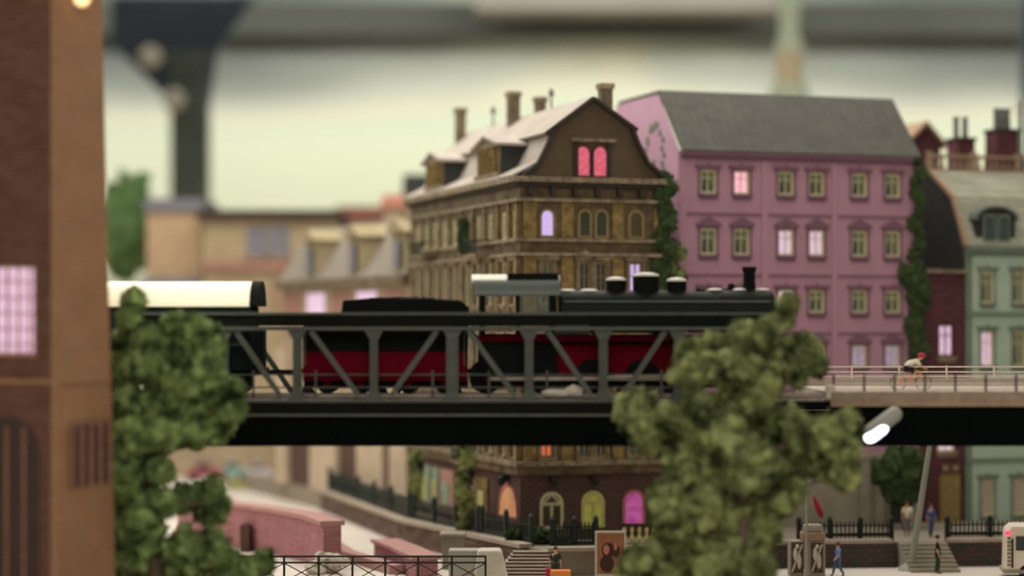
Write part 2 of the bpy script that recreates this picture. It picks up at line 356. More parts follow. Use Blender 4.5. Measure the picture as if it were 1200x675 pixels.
strip([(4.65, 113.9), (14.1, 117.3), (21.2, 118.0)], .3, .3, TZ, 'masonry', M['wall_red'], t)
strip([(1.9, 113.7), (4.6, 113.9), (14.1, 117.4), (21.0, 118.1)], .7, TZ, TZ+.2, 'coping', M['coping'], t)
t = thing('retaining_wall', 'low dark red brick wall right of the right-hand steps', 'wall', (0, 0, 0))
strip([(24.2, 118.4), (28.5, 118.8), (60, 120.8)], .3, .3, TZ, 'masonry', M['wall_red'], t)
strip([(24.2, 118.45), (28.5, 118.9), (60, 120.9)], .7, TZ, TZ+.2, 'coping', M['coping'], t)
# steps
t = thing('steps', 'flight of light grey steps at the corner of the brown house terrace', 'steps', (1.25, 113.75, .3))
for i in range(9):
    st_ = MB().box(-1.2-.13*(8-i), .75, -.33*(9-i), .2, .15*i, .15*(i+1)-.05).build('step', M['wall_stone'], t); MB().box(-1.2-.13*(8-i), .75, -.33*(9-i)-.05, .2, .15*(i+1)-.05, .15*(i+1)).build('tread', M['coping'], st_)
t = thing('steps', 'grey steps behind the leaning street pole, up to the terrace', 'steps', (22.7, 118.1, .3), .08)
for i in range(7):
    MB().box(-1.35, 1.35, -.4*(7-i), .15, .19*i, .19*(i+1)).build('step', M['grey_stone'], t)

# ------------------------------------------------------------------ facades
TH = R(18.5)
def facade(mb, W, z0, z1, holes, P, reveal=.3):
    xs = sorted({0, W, *[h[0] for h in holes], *[h[1] for h in holes]}); zs = sorted({z0, z1, *[h[2] for h in holes], *[h[3] for h in holes]})
    for i in range(len(xs)-1):
        for j in range(len(zs)-1):
            cx, cz = (xs[i]+xs[i+1])/2, (zs[j]+zs[j+1])/2
            if any(h[0] < cx < h[1] and h[2] < cz < h[3] for h in holes): continue
            mb.quad(P(xs[i], 0, zs[j]), P(xs[i+1], 0, zs[j]), P(xs[i+1], 0, zs[j+1]), P(xs[i], 0, zs[j+1]))
    for a, b, c, d in holes:
        for (p, q) in (((a, c), (b, c)), ((b, c), (b, d)), ((b, d), (a, d)), ((a, d), (a, c))):
            mb.quad(P(p[0], 0, p[1]), P(q[0], 0, q[1]), P(q[0], reveal, q[1]), P(p[0], reveal, p[1]))
def pbox(mb, P, t0, t1, d0, d1, z0, z1):
    c = [P(t, d, z) for z in (z0, z1) for d in (d0, d1) for t in (t0, t1)]
    mb.add(c, [(0, 2, 3, 1), (4, 5, 7, 6), (0, 1, 5, 4), (2, 6, 7, 3), (0, 4, 6, 2), (1, 3, 7, 5)]); return mb
def pprism(mb, P, poly, d0, d1):
    n = len(poly); mb.add([P(u, d0, v) for u, v in poly]+[P(u, d1, v) for u, v in poly],
        [tuple(range(n)), tuple(range(2*n-1, n-1, -1))]+[(i, n+i, n+(i+1) % n, (i+1) % n) for i in range(n)]); return mb
def window(parent, P, t0, t1, z0, z1, top=None, lit=None, frame='frame', trim='pink_trim', sill=True, curtain=True):
    b = .12; f = MB()
    pbox(f, P, t0, t0+b, .08, .2, z0, z1); pbox(f, P, t1-b, t1, .08, .2, z0, z1)
    pbox(f, P, t0+b, t1-b, .08, .2, z0, z0+b); pbox(f, P, t0+b, t1-b, .08, .2, z1-b, z1)
    m = (t0+t1)/2; pbox(f, P, m-.035, m+.035, .1, .18, z0+b, z1-b); zz = z0+(z1-z0)*.66
    pbox(f, P, t0+b, t1-b, .1, .17, zz-.03, zz+.03)
    w = f.build('window', M[frame], parent)
    g = MB(); pbox(g, P, t0+b*.5, t1-b*.5, .2, .22, z0+b*.5, z1-b*.5)
    g.build('pane', M[lit] if lit else M['glass'], w)
    if not lit:
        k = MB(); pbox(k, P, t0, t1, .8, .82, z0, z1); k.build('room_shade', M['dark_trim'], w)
    if curtain and not lit:
        c = MB(); W = t1-t0
        for s in (0, 1):
            a = t0 if s == 0 else t1; q = 1 if s == 0 else -1
            pprism(c, P, [(a, z1), (a+q*W*.5, z1), (a+q*W*.42, zz), (a+q*W*.22, z0+(z1-z0)*.35), (a+q*W*.2, z0), (a, z0)], .24, .27)
        c.build('curtain', M['curtain'], w)
    if sill: s = MB(); pbox(s, P, t0-.15, t1+.15, -.14, .08, z0-.16, z0); pbox(s, P, t0-.05, t1+.05, -.06, .0, z0-.34, z0-.16); s.build('sill', M[trim], w)
    s = MB()
    if top == 'flat': pbox(s, P, t0-.28, t1+.28, -.2, 0, z1+.08, z1+.28); pbox(s, P, t0-.1, t1+.1, -.06, 0, z1, z1+.1); pprism(s, P, [(m-.16, z1+.24), (m+.16, z1+.24), (m, z1+.42)], -.1, 0)
    if top == 'gable': pprism(s, P, [(t0-.26, z1+.1), (t1+.26, z1+.1), (t1+.26, z1+.28), (m, z1+.68), (t0-.26, z1+.28)], -.2, 0); pbox(s, P, t0-.08, t1+.08, -.06, 0, z1, z1+.12)
    if top: s.build('pediment', M[trim], w)
    if trim and top:
        s = MB(); u = .12; s.add([P(t0-u, -.07, z0), P(t0, -.07, z0), P(t0, -.07, z1), P(t1, -.07, z1), P(t1, -.07, z0), P(t1+u, -.07, z0), P(t1+u, -.07, z1+u), P(t0-u, -.07, z1+u), P(t0-u, 0, z0), P(t0-u, 0, z1+u), P(t1+u, 0, z1+u), P(t1+u, 0, z0)], [(0, 1, 2, 7), (7, 2, 3, 6), (6, 3, 4, 5), (0, 7, 9, 8), (7, 6, 10, 9), (6, 5, 11, 10)]); s.build('surround', M[trim], w)
    return w
def arch_pts(t0, t1, z0, z1, n=8):
    r = (t1-t0)/2; m = (t0+t1)/2; zc = z1-r
    return [(t0, z0), (t1, z0)]+[(m+r*math.cos(math.pi*i/n), zc+r*math.sin(math.pi*i/n)) for i in range(n+1)]
def arch_window(parent, P, t0, t1, z0, z1, m_pane, m_frame='frame', bars=True, b_=.17):
    a = arch_pts(t0, t1, z0, z1); b = arch_pts(t0+b_, t1-b_, z0+b_, z1-b_); f = MB(); n = len(a)
    vs = [P(u, -.09, v) for u, v in a]+[P(u, -.09, v) for u, v in b]+[P(u, 0, v) for u, v in a]+[P(u, 0, v) for u, v in b]
    f.add(vs, [(i, (i+1) % n, n+(i+1) % n, n+i) for i in range(n)]+[(i, 2*n+i, 2*n+(i+1) % n, (i+1) % n) for i in range(n)]
          + [(n+i, n+(i+1) % n, 3*n+(i+1) % n, 3*n+i) for i in range(n)])
    m = (t0+t1)/2; r = (t1-t0)/2; zc = z1-r
    if bars:
     pbox(f, P, m-.08, m+.08, -.08, 0, z0, zc); pbox(f, P, t0+.05, t1-.05, -.08, 0, zc-.08, zc+.08)
     pprism(f, P, [(t0+.1, zc), (t0+.22, zc), (m, z1-.22), (m, z1-.05)], -.08, 0); pprism(f, P, [(t1-.1, zc), (t1-.22, zc), (m, z1-.22), (m, z1-.05)], -.08, 0)
    w = f.build('arched_window', M[m_frame], parent)
    g = MB(); pprism(g, P, b, -.03, .01); g.build('pane', m_pane if not isinstance(m_pane, str) else M[m_pane], w)
    return w
FR = lambda t, d, z: (t, d, z)         # front facade of a house empty
SD = lambda s, d, z: (d, s, z)         # left side facade

# ---- pink house
px0 = Vector(((797-600)/F*125, 125, TZ)); PW = hit(1076, px0.x, px0.y, TH)
house = thing('pink_house', 'four-storey mauve pink town house with plain grey slate roof', 'house', px0, TH)
def PXf(px): return hit(px, px0.x, px0.y, TH)
def PZf(py, t): return zat(py, px0.y+math.sin(TH)*t)-TZ
EZ = PZf(176, 0); RZ = EZ+3.75
rows = [(198, 226), (267, 298), (339, 366), (405, 432), (470, 500)]
cols = [830, 869, 921, 957, 1007, 1046]
holes = []; specs = []
lits = {(0, 1): 'lit_pink', (1, 2): 'lit_white', (1, 3): 'lit_white', (2, 2): 'lit_white', (3, 4): 'lit_dim', (3, 5): 'lit_dim'}
for r, (a, b) in enumerate(rows):
    for c, px in enumerate(cols):
        tm = PXf(px); z0 = PZf(b, 0); z1 = PZf(a, 0)
        holes.append((tm-.52, tm+.52, z0, z1)); specs.append((tm, z0, z1, 'gable' if r % 2 else 'flat', lits.get((r, c))))
ZG = PZf(540, 0)
mb = MB(); facade(mb, PW, ZG, EZ, holes, FR)
mb.quad((PW, 0, 0), (PW, 10, 0), (PW, 10, EZ), (PW, 0, EZ)); mb.quad((0, 10, 0), (PW, 10, 0), (PW, 10, EZ), (0, 10, EZ))
mb.build('wall', M['pink_wall'], house)
mb = MB(); mb.prism([(0, 0), (10, 0), (10, RZ-.15), (3.3, RZ-.15), (0, EZ)], 0, -.12, 'x'); mb.build('gable_wall', M['pink_gable'], house, label='pink side wall in a lit tone, with ornamental painted patch')
mb = MB(); mb.prism([(PW, 0), (PW-.1, 0), (PW-.1, 1), (PW, 1)], 0, .1)
mb = MB(); facade(mb, PW, 0, ZG, [], FR); mb.build('ground_floor_wall', M['grey_stone'], house, label='grey stone ground floor wall')
mb = MB(); mb.prism([(-.2, EZ-.05), (3.3, RZ-.1), (9.9, RZ-.1), (9.9, RZ+.1), (3.2, RZ+.1), (-.35, EZ+.0)], 0, PW-.0, 'x'); mb.build('roof', M['slate'], house)
mb = MB(); mb.box(-.0, PW+.05, -.3, 0, EZ-.3, EZ-.03); mb.box(0, PW, -.18, 0, EZ-.5, EZ-.3); mb.build('cornice', M['pink_trim'], house, bevel=.03)
for py in (250, 322, 391, 458): mb = MB(); z = PZf(py, 0); mb.box(0, PW, -.07, 0, z-.06, z+.06); mb.build('string_course', M['pink_trim'], house)
mb = MB(); mb.box(-.05, PW+.05, -.3, 0, ZG-.15, ZG+.25); mb.build('string_course', M['grey_stone'], house, bevel=.04)
for px in (800, 896, 977.6, 1073): t_ = PXf(px); MB().box(t_-.2, t_+.2, -.08, 0, ZG+.25, EZ-.5).build('pilaster', M['pink_wall'], house)
for px in (1012, 1030): t_ = PXf(px); MB().box(t_-.3, t_+.3, -.2, 0, 0, ZG-.15).build('pilaster', M['grey_stone'], house, label='grey stone ground floor pilaster')
for tm, z0, z1, tp, lit in specs: window(house, FR, tm-.52, tm+.52, z0, z1, tp, lit)
t_ = PXf(1050); d = MB(); d.box(t_-.55, t_+.55, -.12, 0, 0, 2.8); dd = d.build('doorway', M['dark_trim'], house); d = MB(); d.box(t_-.7, t_+.7, -.22, 0, 2.8, 3.05); d.box(t_-.7, t_-.55, -.2, 0, 0, 2.8); d.box(t_+.55, t_+.7, -.2, 0, 0, 2.8); d.build('door_surround', M['grey_stone'], dd)
# ornament on the pink gable (low relief wreath)
orn = MB()
for i in range(26):
    a = i/26*2*math.pi; y = 3.6+1.5*math.cos(a)*(1 if i % 2 else .8); z = EZ-.1+2.0*math.sin(a)*(1 if i % 3 else .85)
    orn.ball((-.16, y, z), .05, .26, .2, 6, 4)
for z in range(8): orn.ball((-.16, 3.6+.3*math.sin(z), EZ-3.2+z*.45-.4), .05, .3, .22, 6, 4)
orn.build('wall_ornament', M['green_trim'], house, label='grey green painted wreath on the pink side wall')

# ---- brown corner house
bx, by = .45, 119.0
bh = thing('corner_house', 'brown ornate corner house with mansard roof and dark gable front', 'house', (bx, by, TZ), TH)
bX = lambda px: hit(px, bx, by, TH); bZ = lambda py, t=0: zat(py, by+math.sin(TH)*t)-TZ
bS = lambda px, dx=0: hit(px, bx+dx*math.cos(TH), by+dx*math.sin(TH), TH+math.pi/2)
BW = bX(785); BD = bS(481); BE = bZ(208)
zg = bZ(556)
rowsB = [(246, 278), (306, 356), (395, 442), (484, 537)]
colsB = [(641, .4), (685, .36), (704.5, .36), (745, .42)]
litB = {(0, 0): 'lit_purple', (1, 3): 'lit_purple', (3, 0): 'lit_orange'}
holes = [(bX(px)-w, bX(px)+w, bZ(b), bZ(a)) for a, b in rowsB for px, w in colsB]
mb = MB(); facade(mb, BW, zg, BE, holes[4:], FR); mb.quad((BW, 0, 0), (BW, BD, 0), (BW, BD, BE), (BW, 0, BE)); mb.quad((0, BD, 0), (BW, BD, 0), (BW, BD, BE), (0, BD, BE))
mb.build('wall', M['brown_wall'], bh)
k = 0
for r, (a, b) in enumerate(rowsB):
    for c, (px, w_) in enumerate(colsB):
        t0, t1, z0, z1 = holes[k]; k += 1
        if r == 0:
            arch_window(bh, FR, t0-.06, t1+.06, z0, z1+.12, ['lit_purple', 'bottle_glass', 'bottle_glass', 'window_dark'][c], 'frame_brown', False, .13)
            continue
        window(bh, FR, t0, t1, z0, z1, 'gable' if (r == 1 and c in (1,)) else ('flat' if r else None), litB.get((r, c)), 'frame_brown', 'stone_trim', curtain=(c == 0))
# side
sidecols = [bS(p) for p in (603, 590, 574, 560, 547, 532, 520, 509, 499, 489)]
holesS = [(s-.45, s+.45, bZ(b), bZ(a)) for a, b in rowsB for s in sidecols]
mb = MB(); facade(mb, BD, zg, BE, holesS, SD); mb.build('side_wall', M['side_wall'], bh, label='tan side wall in a lit tone')
for i, h in enumerate(holesS): window(bh, SD, *h, 'flat' if i >= 10 else None, None, 'frame', 'stone_trim', curtain=(i % 3 == 0))
mb = MB(); facade(mb, BW, 0, zg, [], FR); facade(mb, BD, 0, zg, [], SD); mb.build('brick_ground_floor', M['brick_dark'], bh)
# cornices and string courses wrap both facades
def wrap(z0, z1, out, m, name='cornice'):
    MB().box(-out, BW+.1, -out, 0, z0, z1).add([(-out, 0, z0), (0, 0, z0), (0, BD, z0), (-out, BD, z0), (-out, 0, z1), (0, 0, z1), (0, BD, z1), (-out, BD, z1)],
        [(3, 2, 1, 0), (4, 5, 6, 7), (0, 1, 5, 4), (1, 2, 6, 5), (2, 3, 7, 6), (3, 0, 4, 7)]).build(name, M[m], bh, bevel=.03)
wrap(BE-.25, BE+.05, .55, 'stone_trim'); wrap(BE-.5, BE-.25, .3, 'dark_trim', 'moulding')
wrap(bZ(236), bZ(232), .3, 'stone_trim', 'string_course'); wrap(bZ(283), bZ(279), .28, 'stone_trim', 'string_course')
wrap(bZ(300), bZ(296), .35, 'stone_trim', 'string_course'); wrap(bZ(378), bZ(372), .3, 'stone_trim', 'string_course'); wrap(bZ(466), bZ(460), .3, 'stone_trim', 'string_course')
wrap(bZ(547), bZ(541), .4, 'stone_trim', 'string_course'); wrap(bZ(557), bZ(547), .3, 'brown_wall', 'cornice')
for a, b in ((613, 628), (657, 671), (717, 730), (766, 778)):
    for (y0, y1) in ((279, 236), (372, 300), (460, 378), (541, 466)):
        MB().box(bX(a), bX(b), -.16, 0, bZ(y0), bZ(y1)).build('pilaster', M['ochre'], bh, bevel=.04)
for i in range(7):
    t_ = .5+i*(BW-1)/6
    MB().box(t_-.12, t_+.12, -.4, 0, BE-.95, BE-.5).build('bracket', M['dark_trim'], bh)
for i, s in enumerate(sidecols+[0]):
    s0 = s-.75 if s else .15
    if s and i < 10: s0 = s+.62
    s0 = min(s0, BD-.4)
    for (y0, y1) in ((279, 236), (372, 300), (460, 378), (541, 466)):
        MB().box(-.18, 0, s0, s0+.3, bZ(y0), bZ(y1)).build('pilaster', M['ochre' if s0 < 4 else 'stone_trim'], bh, bevel=.03)
# gable and roof
prof = [(616, 207), (629, 192), (640, 170), (649, 149), (693, 116), (738, 149), (746, 170), (757, 192), (770, 207)]
pr = [(bX(p), bZ(y, bX(p))) for p, y in prof]; pr[0] = (0.05, BE+.05); pr[-1] = (BW-.35, BE+.05)
mb = MB(); mb.prism(pr, 0, .4); mb.build('gable_wall', M['gable_brown'], bh)
mb = MB(); mb.prism(pr, BD-.4, BD); mb.build('gable_wall', M['gable_brown'], bh)
def slab(pts, th_, y0, y1, name, m):
    up = []
    for i, p in enumerate(pts):
        a = Vector(pts[max(0, i-1)]); b = Vector(pts[min(len(pts)-1, i+1)]); d = (b-a).normalized(); n = Vector((-d.y, d.x))
        if n.y < 0: n = -n
        up.append((p[0]+n.x*th_, p[1]+n.y*th_))
    MB().prism(list(pts)+up[::-1], y0, y1).build(name, M[m], bh)
eL = (-.5, BE+.02)
slab([eL, pr[1], pr[2], pr[3]], .12, -.12, BD, 'mansard_slope', 'slate_light'); slab([pr[5], pr[6], pr[7], (BW+.1, BE+.02)], .12, -.12, BD, 'mansard_slope', 'slate_light')
ridge = pr[4]
def ext(a, b, e): d = (Vector(b)-Vector(a)).normalized(); return (b[0]+d.x*e, b[1]+d.y*e)
slab([ext(ridge, pr[3], .75), ridge], .14, -.35, BD, 'roof', 'slate_light'); slab([ridge, ext(ridge, pr[5], .4)], .14, -.35, BD, 'roof', 'slate_light')
for a, b in ((ext(ridge, pr[3], .75), ridge), (ridge, ext(ridge, pr[5], .4)), (pr[3], pr[2]), (pr[2], pr[1]), (pr[1], (0, BE)), (pr[5], pr[6]), (pr[6], pr[7]), (pr[7], (BW-.2, BE))):
    MB().bar((a[0], -.3, a[1]+.02), (b[0], -.3, b[1]+.02), .2, .3).build('verge_board', M['dark_trim'], bh)
for px in (683, 703):
    t_ = bX(px); arch_window(bh, FR, t_-.48, t_+.48, bZ(206), bZ(167.5), 'lit_red', 'dark_trim', False, .1)
MB().box(bX(668), bX(720), -.3, 0, bZ(164), bZ(160.5)).build('window_hood', M['stone_trim'], bh)
MB().box(bX(672), bX(677), -.15, 0, bZ(205), bZ(164)).box(bX(710), bX(715), -.15, 0, bZ(205), bZ(164)).build('pilaster', M['dark_trim'], bh)
# dormers on the side roof
for (pa, pb, top, bot) in ((588, 561, 159, 212), (521, 502, 178, 224)):
    s0, s1 = bS(pa), bS(pb); Ym = by+math.cos(TH)*(s0+s1)/2; zt = zat(top, Ym)-TZ; zb = BE+.1; sm = (s0+s1)/2; zw = zt-.75
    d = MB(); d.prism([(s0, zb), (s1, zb), (s1, zw), (s0, zw)], -.1, 3.0, 'x'); dm = d.build('dormer', M['brown_wall'], bh)
    MB().box(.0, 2.6, s0-.06, s0, zb, zw).build('dormer_cheek', M['fire_wall'], dm)
    MB().prism([(s0-.35, zw-.02), (sm, zt-.15), (s1+.35, zw-.02), (s1+.35, zw+.14), (sm, zt), (s0-.35, zw+.14)], -.45, 3.4, 'x').build('dormer_roof', M['slate_light'], dm)
    MB().prism([(s0-.1, zw), (sm, zt-.15), (s1+.1, zw)], -.2, -.1, 'x').build('dormer_gable', M['stone_trim'], dm)
    for q in (.3, .7):
        sc = s0+(s1-s0)*q; f = MB(); f.box(-.16, -.1, sc-.5, sc+.5, zb+.5, zw-.25); f.build('dormer_window', M['dark_trim'], dm)
        for g in (-.55, 0, .55): MB().box(-.3, -.1, sc+g-.09, sc+g+.09, zb+.3, zw-.1).build('mullion', M['ochre'], dm)
    MB().box(-.3, -.1, s0, s1, zb+.2, zb+.45).build('dormer_sill', M['stone_trim'], dm)
# chimneys and vents
for px, w_, y0, y1, xc, nm in ((539.5, .3, 127, 165, 3.3, 'chimney'), (601.5, .34, 108, 146, 3.6, 'chimney'), (633, .3, 114, 128, 5.2, 'chimney'), (709.5, .34, 93, 130, 4.9, 'chimney')):
    s = bS(px, xc); Y = by+math.sin(TH)*xc+math.cos(TH)*s; z1 = zat(y0, Y)-TZ; z0 = zat(y1, Y)-TZ-1.0
    if px > 700: s = 1.6; xc = bX(px)+.6
    c = MB(); c.box(xc-w_, xc+w_, s-w_, s+w_, z0, z1); ch = c.build(nm, M['side_wall'], bh, bevel=.02)
    MB().box(xc-w_-.08, xc+w_+.08, s-w_-.08, s+w_+.08, z1-.3, z1).build('chimney_cap', M['stone_trim'], ch)
for px, y0, xc in ((578, 127, 4.0), (646, 106, 4.5)):
    s = bS(px, xc); Y = by+math.sin(TH)*xc+math.cos(TH)*s; z1 = zat(y0, Y)-TZ
    v = MB(); v.cyl((xc, s, z1-2), (xc, s, z1), .06, n=8); v.lathe([(.1, z1-.35), (.2, z1-.2), (.14, z1), (.04, z1+.12)], (xc, s, 0), 10); v.build('vent_pipe', M['antenna'], bh, 40)
# ground floor arches
for px, pn, fr in ((646, 'frame_brown', 'frame'), (694.5, 'lit_yellow', 'shop_yellow'), (742.5, 'lit_magenta', 'poster_pink')):
    t_ = bX(px); w_ = .70; arch_window(bh, FR, t_-w_, t_+w_, bZ(621), bZ(577), 'window_dark' if px < 650 else pn, fr, px < 730)
s = bS(596); arch_window(bh, SD, s-1.7, s+1.7, bZ(612), bZ(569), 'lit_amber', 'poster_pink', False)
for px in (646, 694): t_ = bX(px); MB().box(t_-.1, t_+.1, -.5, 0, bZ(566), bZ(560)).lathe([(.06, bZ(570)), (.22, bZ(568)), (.22, bZ(562)), (.05, bZ(560))], (t_, -.5, 0), 8).build('wall_lantern', M['fence_iron'], bh)
s = bS(597); MB().box(-.5, 0, s-.1, s+.1, bZ(566), bZ(560)).lathe([(.06, bZ(572)), (.22, bZ(570)), (.22, bZ(562)), (.05, bZ(560))], (-.5, s, 0), 8).build('wall_lantern', M['fence_iron'], bh)
# shop panels on the side
for pa, pb, mm in ((573, 560, 'ochre'), (560, 552, 'stone_trim'), (533, 517, 'shop_pink'), (515, 508, 'shop_green'), (505, 491, 'shop_green')):
    s0, s1 = bS(pa), bS(pb); sp = MB(); sp.box(-.12, 0, s0, s1, .4, zg-.6); o = sp.build('shop_front', M[mm], bh, bevel=.03)
    MB().box(-.2, -.12, s0+(s1-s0)*.25, s1-(s1-s0)*.25, .9, zg-1.4).build('shop_panel', M[{'shop_green': 'shop_yellow', 'shop_pink': 'shop_green'}.get(mm, 'shop_yellow')], o)
for px, py in ((571, 290), (506, 292), (556, 532)):       # balconies
    s = bS(px); z = zat(py, by+s*math.cos(TH))-TZ
    b_ = MB(); b_.box(-1.1, 0, s-1.2, s+1.2, z-.55, z-.4); bo = b_.build('balcony', M['stone_trim'], bh)
    r_ = MB(); r_.box(-1.1, -1.04, s-1.2, s+1.2, z+.35, z+.42); r_.box(-1.1, 0, s-1.2, s-1.14, z+.35, z+.42); r_.box(-1.1, 0, s+1.14, s+1.2, z+.35, z+.42)
    for i in range(11): r_.box(-1.09, -1.05, s-1.2+i*.235, s-1.16+i*.235, z-.4, z+.35)
    r_.build('balcony_railing', M['ironwork'], bo)

# ---- foliage makers
def leaves(mb, c, rx, ry, rz, n, size=.12):
    for _ in range(n):
        v = Vector((random.gauss(0, 1), random.gauss(0, 1), random.gauss(0, 1))).normalized()*(random.uniform(.75, 1.12) if n < 400 else random.gauss(1.0, .13))
        p = Vector((c[0]+v.x*rx, c[1]+v.y*ry, c[2]+v.z*rz)); a = Vector((random.gauss(0, 1), random.gauss(0, 1), random.gauss(0, 1))).normalized()
        b = a.orthogonal().normalized(); s = size*random.uniform(.6, 1.4)
        mb.add([p-a*s, p+b*s*.5, p+a*s, p-b*s*.5], [(0, 1, 2, 3)])
_ico = {}
def ico(sub):
    if sub not in _ico:
        import bmesh
        bm = bmesh.new(); bmesh.ops.create_icosphere(bm, subdivisions=sub, radius=1)
        _ico[sub] = ([v.co.copy() for v in bm.verts], [tuple(v.index for v in f.verts) for f in bm.faces]); bm.free()
    return _ico[sub]
def blob(mb, c, rx, ry, rz, sub=4, amp=.35, freq=2.2, seed=0, hf=1.0):
    V, Fc = ico(sub); out = []
    o = Vector((seed*3.1, seed*1.7, seed*.9))
    for v in V:
        q = v*freq+o; d = 1+amp*noise.noise(q)*1.4+amp*.5*noise.noise(q*2.3)+hf*(amp*.35*noise.noise(q*6)+amp*.16*noise.noise(q*14))
        out.append((c[0]+v.x*rx*d, c[1]+v.y*ry*d, c[2]+v.z*rz*d))
    mb.add(out, Fc)
def ivy(label, pts, m='foliage_dark', r=.5):
    mb = MB()
    for i, (p, rr) in enumerate(pts):
        blob(mb, p, rr, rr*.45, rr*1.2, 3, .5, 2, i+len(label)); leaves(mb, p, rr*1.1, rr*.5, rr*1.3, 60, .13)
    return tag(mb.build('ivy', M[m]), label, 'ivy')
ivp = []
for i in range(32):
    py = 208+i*10.5; Yv = by+math.sin(TH)*BW-.15; px = 778+6*math.sin(i*1.7); rr = .28+.24*abs(math.sin(i*2.1))
    ivp.append((px_at(px, py, Yv-.25), rr))
ivy('dark green ivy climbing the right edge of the brown corner house', ivp)
ivy('loose olive ivy sprig beside the pink wall at the brown house', [(px_at(790+8*math.sin(i*2), 288+i*9, 122.6), .35) for i in range(5)], 'foliage')
ivp = []
for i in range(22):
    py = 190+i*12; px = 1075+4*math.sin(i*1.9); rr = .2+.2*abs(math.sin(i*1.3))
    ivp.append((px_at(px, py, 129.6), rr*(1.5 if 11 < i < 19 else 1)))
for i in range(5): ivp.append((px_at(1062+5*i, 322+4*i, 129.4), .5))
ivy('ivy hanging at the corner between the pink and maroon houses', ivp)
ivy('small ivy clump on the balcony of the brown side wall', [(px_at(543, 262+i*9, 126.8), .32) for i in range(4)])
def bush(px, py, D, rpx, lab, m='foliage_dark', name='shrub', n=4, sq=1.0, cat='shrub'):
    mb = MB(); s = D/F; c0 = px_at(px, py, D)
    for i in range(n):
        r = rpx*s*random.uniform(.55, .8); c = (c0.x+random.uniform(-.5, .5)*rpx*s, D+random.uniform(-.4, .4)*rpx*s, c0.z+random.uniform(-.35, .35)*rpx*s*sq)
        blob(mb, c, r, r, r*sq, 3, .5, 2, i+px); leaves(mb, c, r*1.15, r*1.15, r*1.15*sq, 120, .12)
    if cat == 'tree':
        gz = .3 if D > 180 else TZ; t = thing(name, lab, cat, (c0.x, D, gz)); o = mb.build('foliage', M[m], t); o.location = (-c0.x, -D, -gz)
        MB().cyl((0, 0, 0), (0, 0, c0.z-gz), rpx*s*.12, rpx*s*.05, 10).build('trunk', M['bark'], t, 60); return t
    return tag(mb.build(name, M[m]), lab, cat)

# ---- maroon narrow house
rx0 = px0+Vector((math.cos(TH)*(PW+.15), math.sin(TH)*(PW+.15), 0)); rx0.z = TZ
RW = hit(1130, rx0.x, rx0.y, TH)
mh = thing('narrow_house', 'narrow maroon brick house between the pink and sage green houses', 'house', rx0, TH)
mX = lambda px: hit(px, rx0.x, rx0.y, TH); mZ = lambda py: zat(py, rx0.y)-TZ
z1 = mZ(318); wn = [(mX(1109)-.55, mX(1109)+.55, mZ(418), mZ(380)), (mX(1109)-.6, mX(1109)+.6, mZ(530), mZ(505))]
mb = MB(); facade(mb, RW, 0, z1, wn, FR); mb.quad((0, 0, 0), (0, 5, 0), (0, 5, z1), (0, 0, z1)); mb.quad((RW, 0, 0), (RW, 5, 0), (RW, 5, z1), (RW, 0, z1)); mb.quad((0, 5, 0), (RW, 5, 0), (RW, 5, z1), (0, 5, z1))
mb.build('wall', M['maroon'], mh)
MB().prism([(-.35, z1-.1), (5.1, z1+.1), (5.1, z1+.3), (-.35, z1+.1)], -.0, RW, 'x').build('roof', M['stone_trim'], mh)
window(mh, FR, *wn[0], None, 'lit_white', 'maroon', 'stone_trim'); window(mh, FR, *wn[1], None, 'lit_white', 'frame', 'stone_trim')
t0, t1 = mX(1101), mX(1124); d = MB(); d.box(t0, t1, -.1, 0, 0, mZ(556)); dr = d.build('door', M['ochre_door'], mh)
d = MB()
for i in range(4):
    for j in (0, 1): d.box(t0+.14+j*(t1-t0)/2, t0+(j+1)*(t1-t0)/2-.12, -.16, -.1, .3+i*.85, .95+i*.85)
d.build('door_panel', M['frame_brown'], dr)
d = MB(); d.box(t0-.12, t1+.12, -.2, 0, mZ(556), mZ(556)+.2); d.build('lintel', M['maroon'], dr)

# ---- sage green house
gx0 = rx0+Vector((math.cos(TH)*(RW+.05), math.sin(TH)*(RW+.05), 0)); GW = 13.0
gh = thing('sage_house', 'sage green house with pale mansard roof, cut off by the right edge', 'house', gx0, TH)
gX = lambda px: hit(px, gx0.x, gx0.y, TH); gZ = lambda py: zat(py, gx0.y)-TZ
gE = gZ(289); gp = [(0, gE), (1.48, zat(233, gx0.y+1.4)-TZ), (4.2, zat(203, gx0.y+4)-TZ)]
gcols = [1157, 1194, 1231, 1268]; grows = [(318, 355), (388, 430), (465, 505), (562, 606)]
gh_holes = [(gX(px)-.45, gX(px)+.45, gZ(b), gZ(a)) for a, b in grows for px in gcols]
mb = MB(); facade(mb, GW, 0, gE, gh_holes, FR); mb.quad((GW, 0, 0), (GW, 10, 0), (GW, 10, gE), (GW, 0, gE)); mb.quad((0, 10, 0), (GW, 10, 0), (GW, 10, gE), (0, 10, gE)); mb.build('wall', M['green_wall'], gh)
mb = MB(); mb.prism([(0, 0)]+gp+[(10, gp[2][1]), (10, 0)], 0, .12, 'x'); mb.build('fire_wall', M['fire_wall'], gh, label='dark grey windowless fire wall')
mb = MB(); mb.prism([gp[0], gp[1], gp[2], (10, gp[2][1]), (10, gp[2][1]+.15), (4.1, gp[2][1]+.15), (1.35, gp[1][1]+.12), (-.35, gE+.02)], .12, GW, 'x'); mb.build('roof', M['slate_green'], gh)
mb = MB(); mb.prism([gp[0], gp[1], gp[2], (4.1, gp[2][1]+.25), (1.3, gp[1][1]+.22), (-.4, gE+.05)], -.15, .12, 'x'); mb.build('verge', M['peach'], gh)
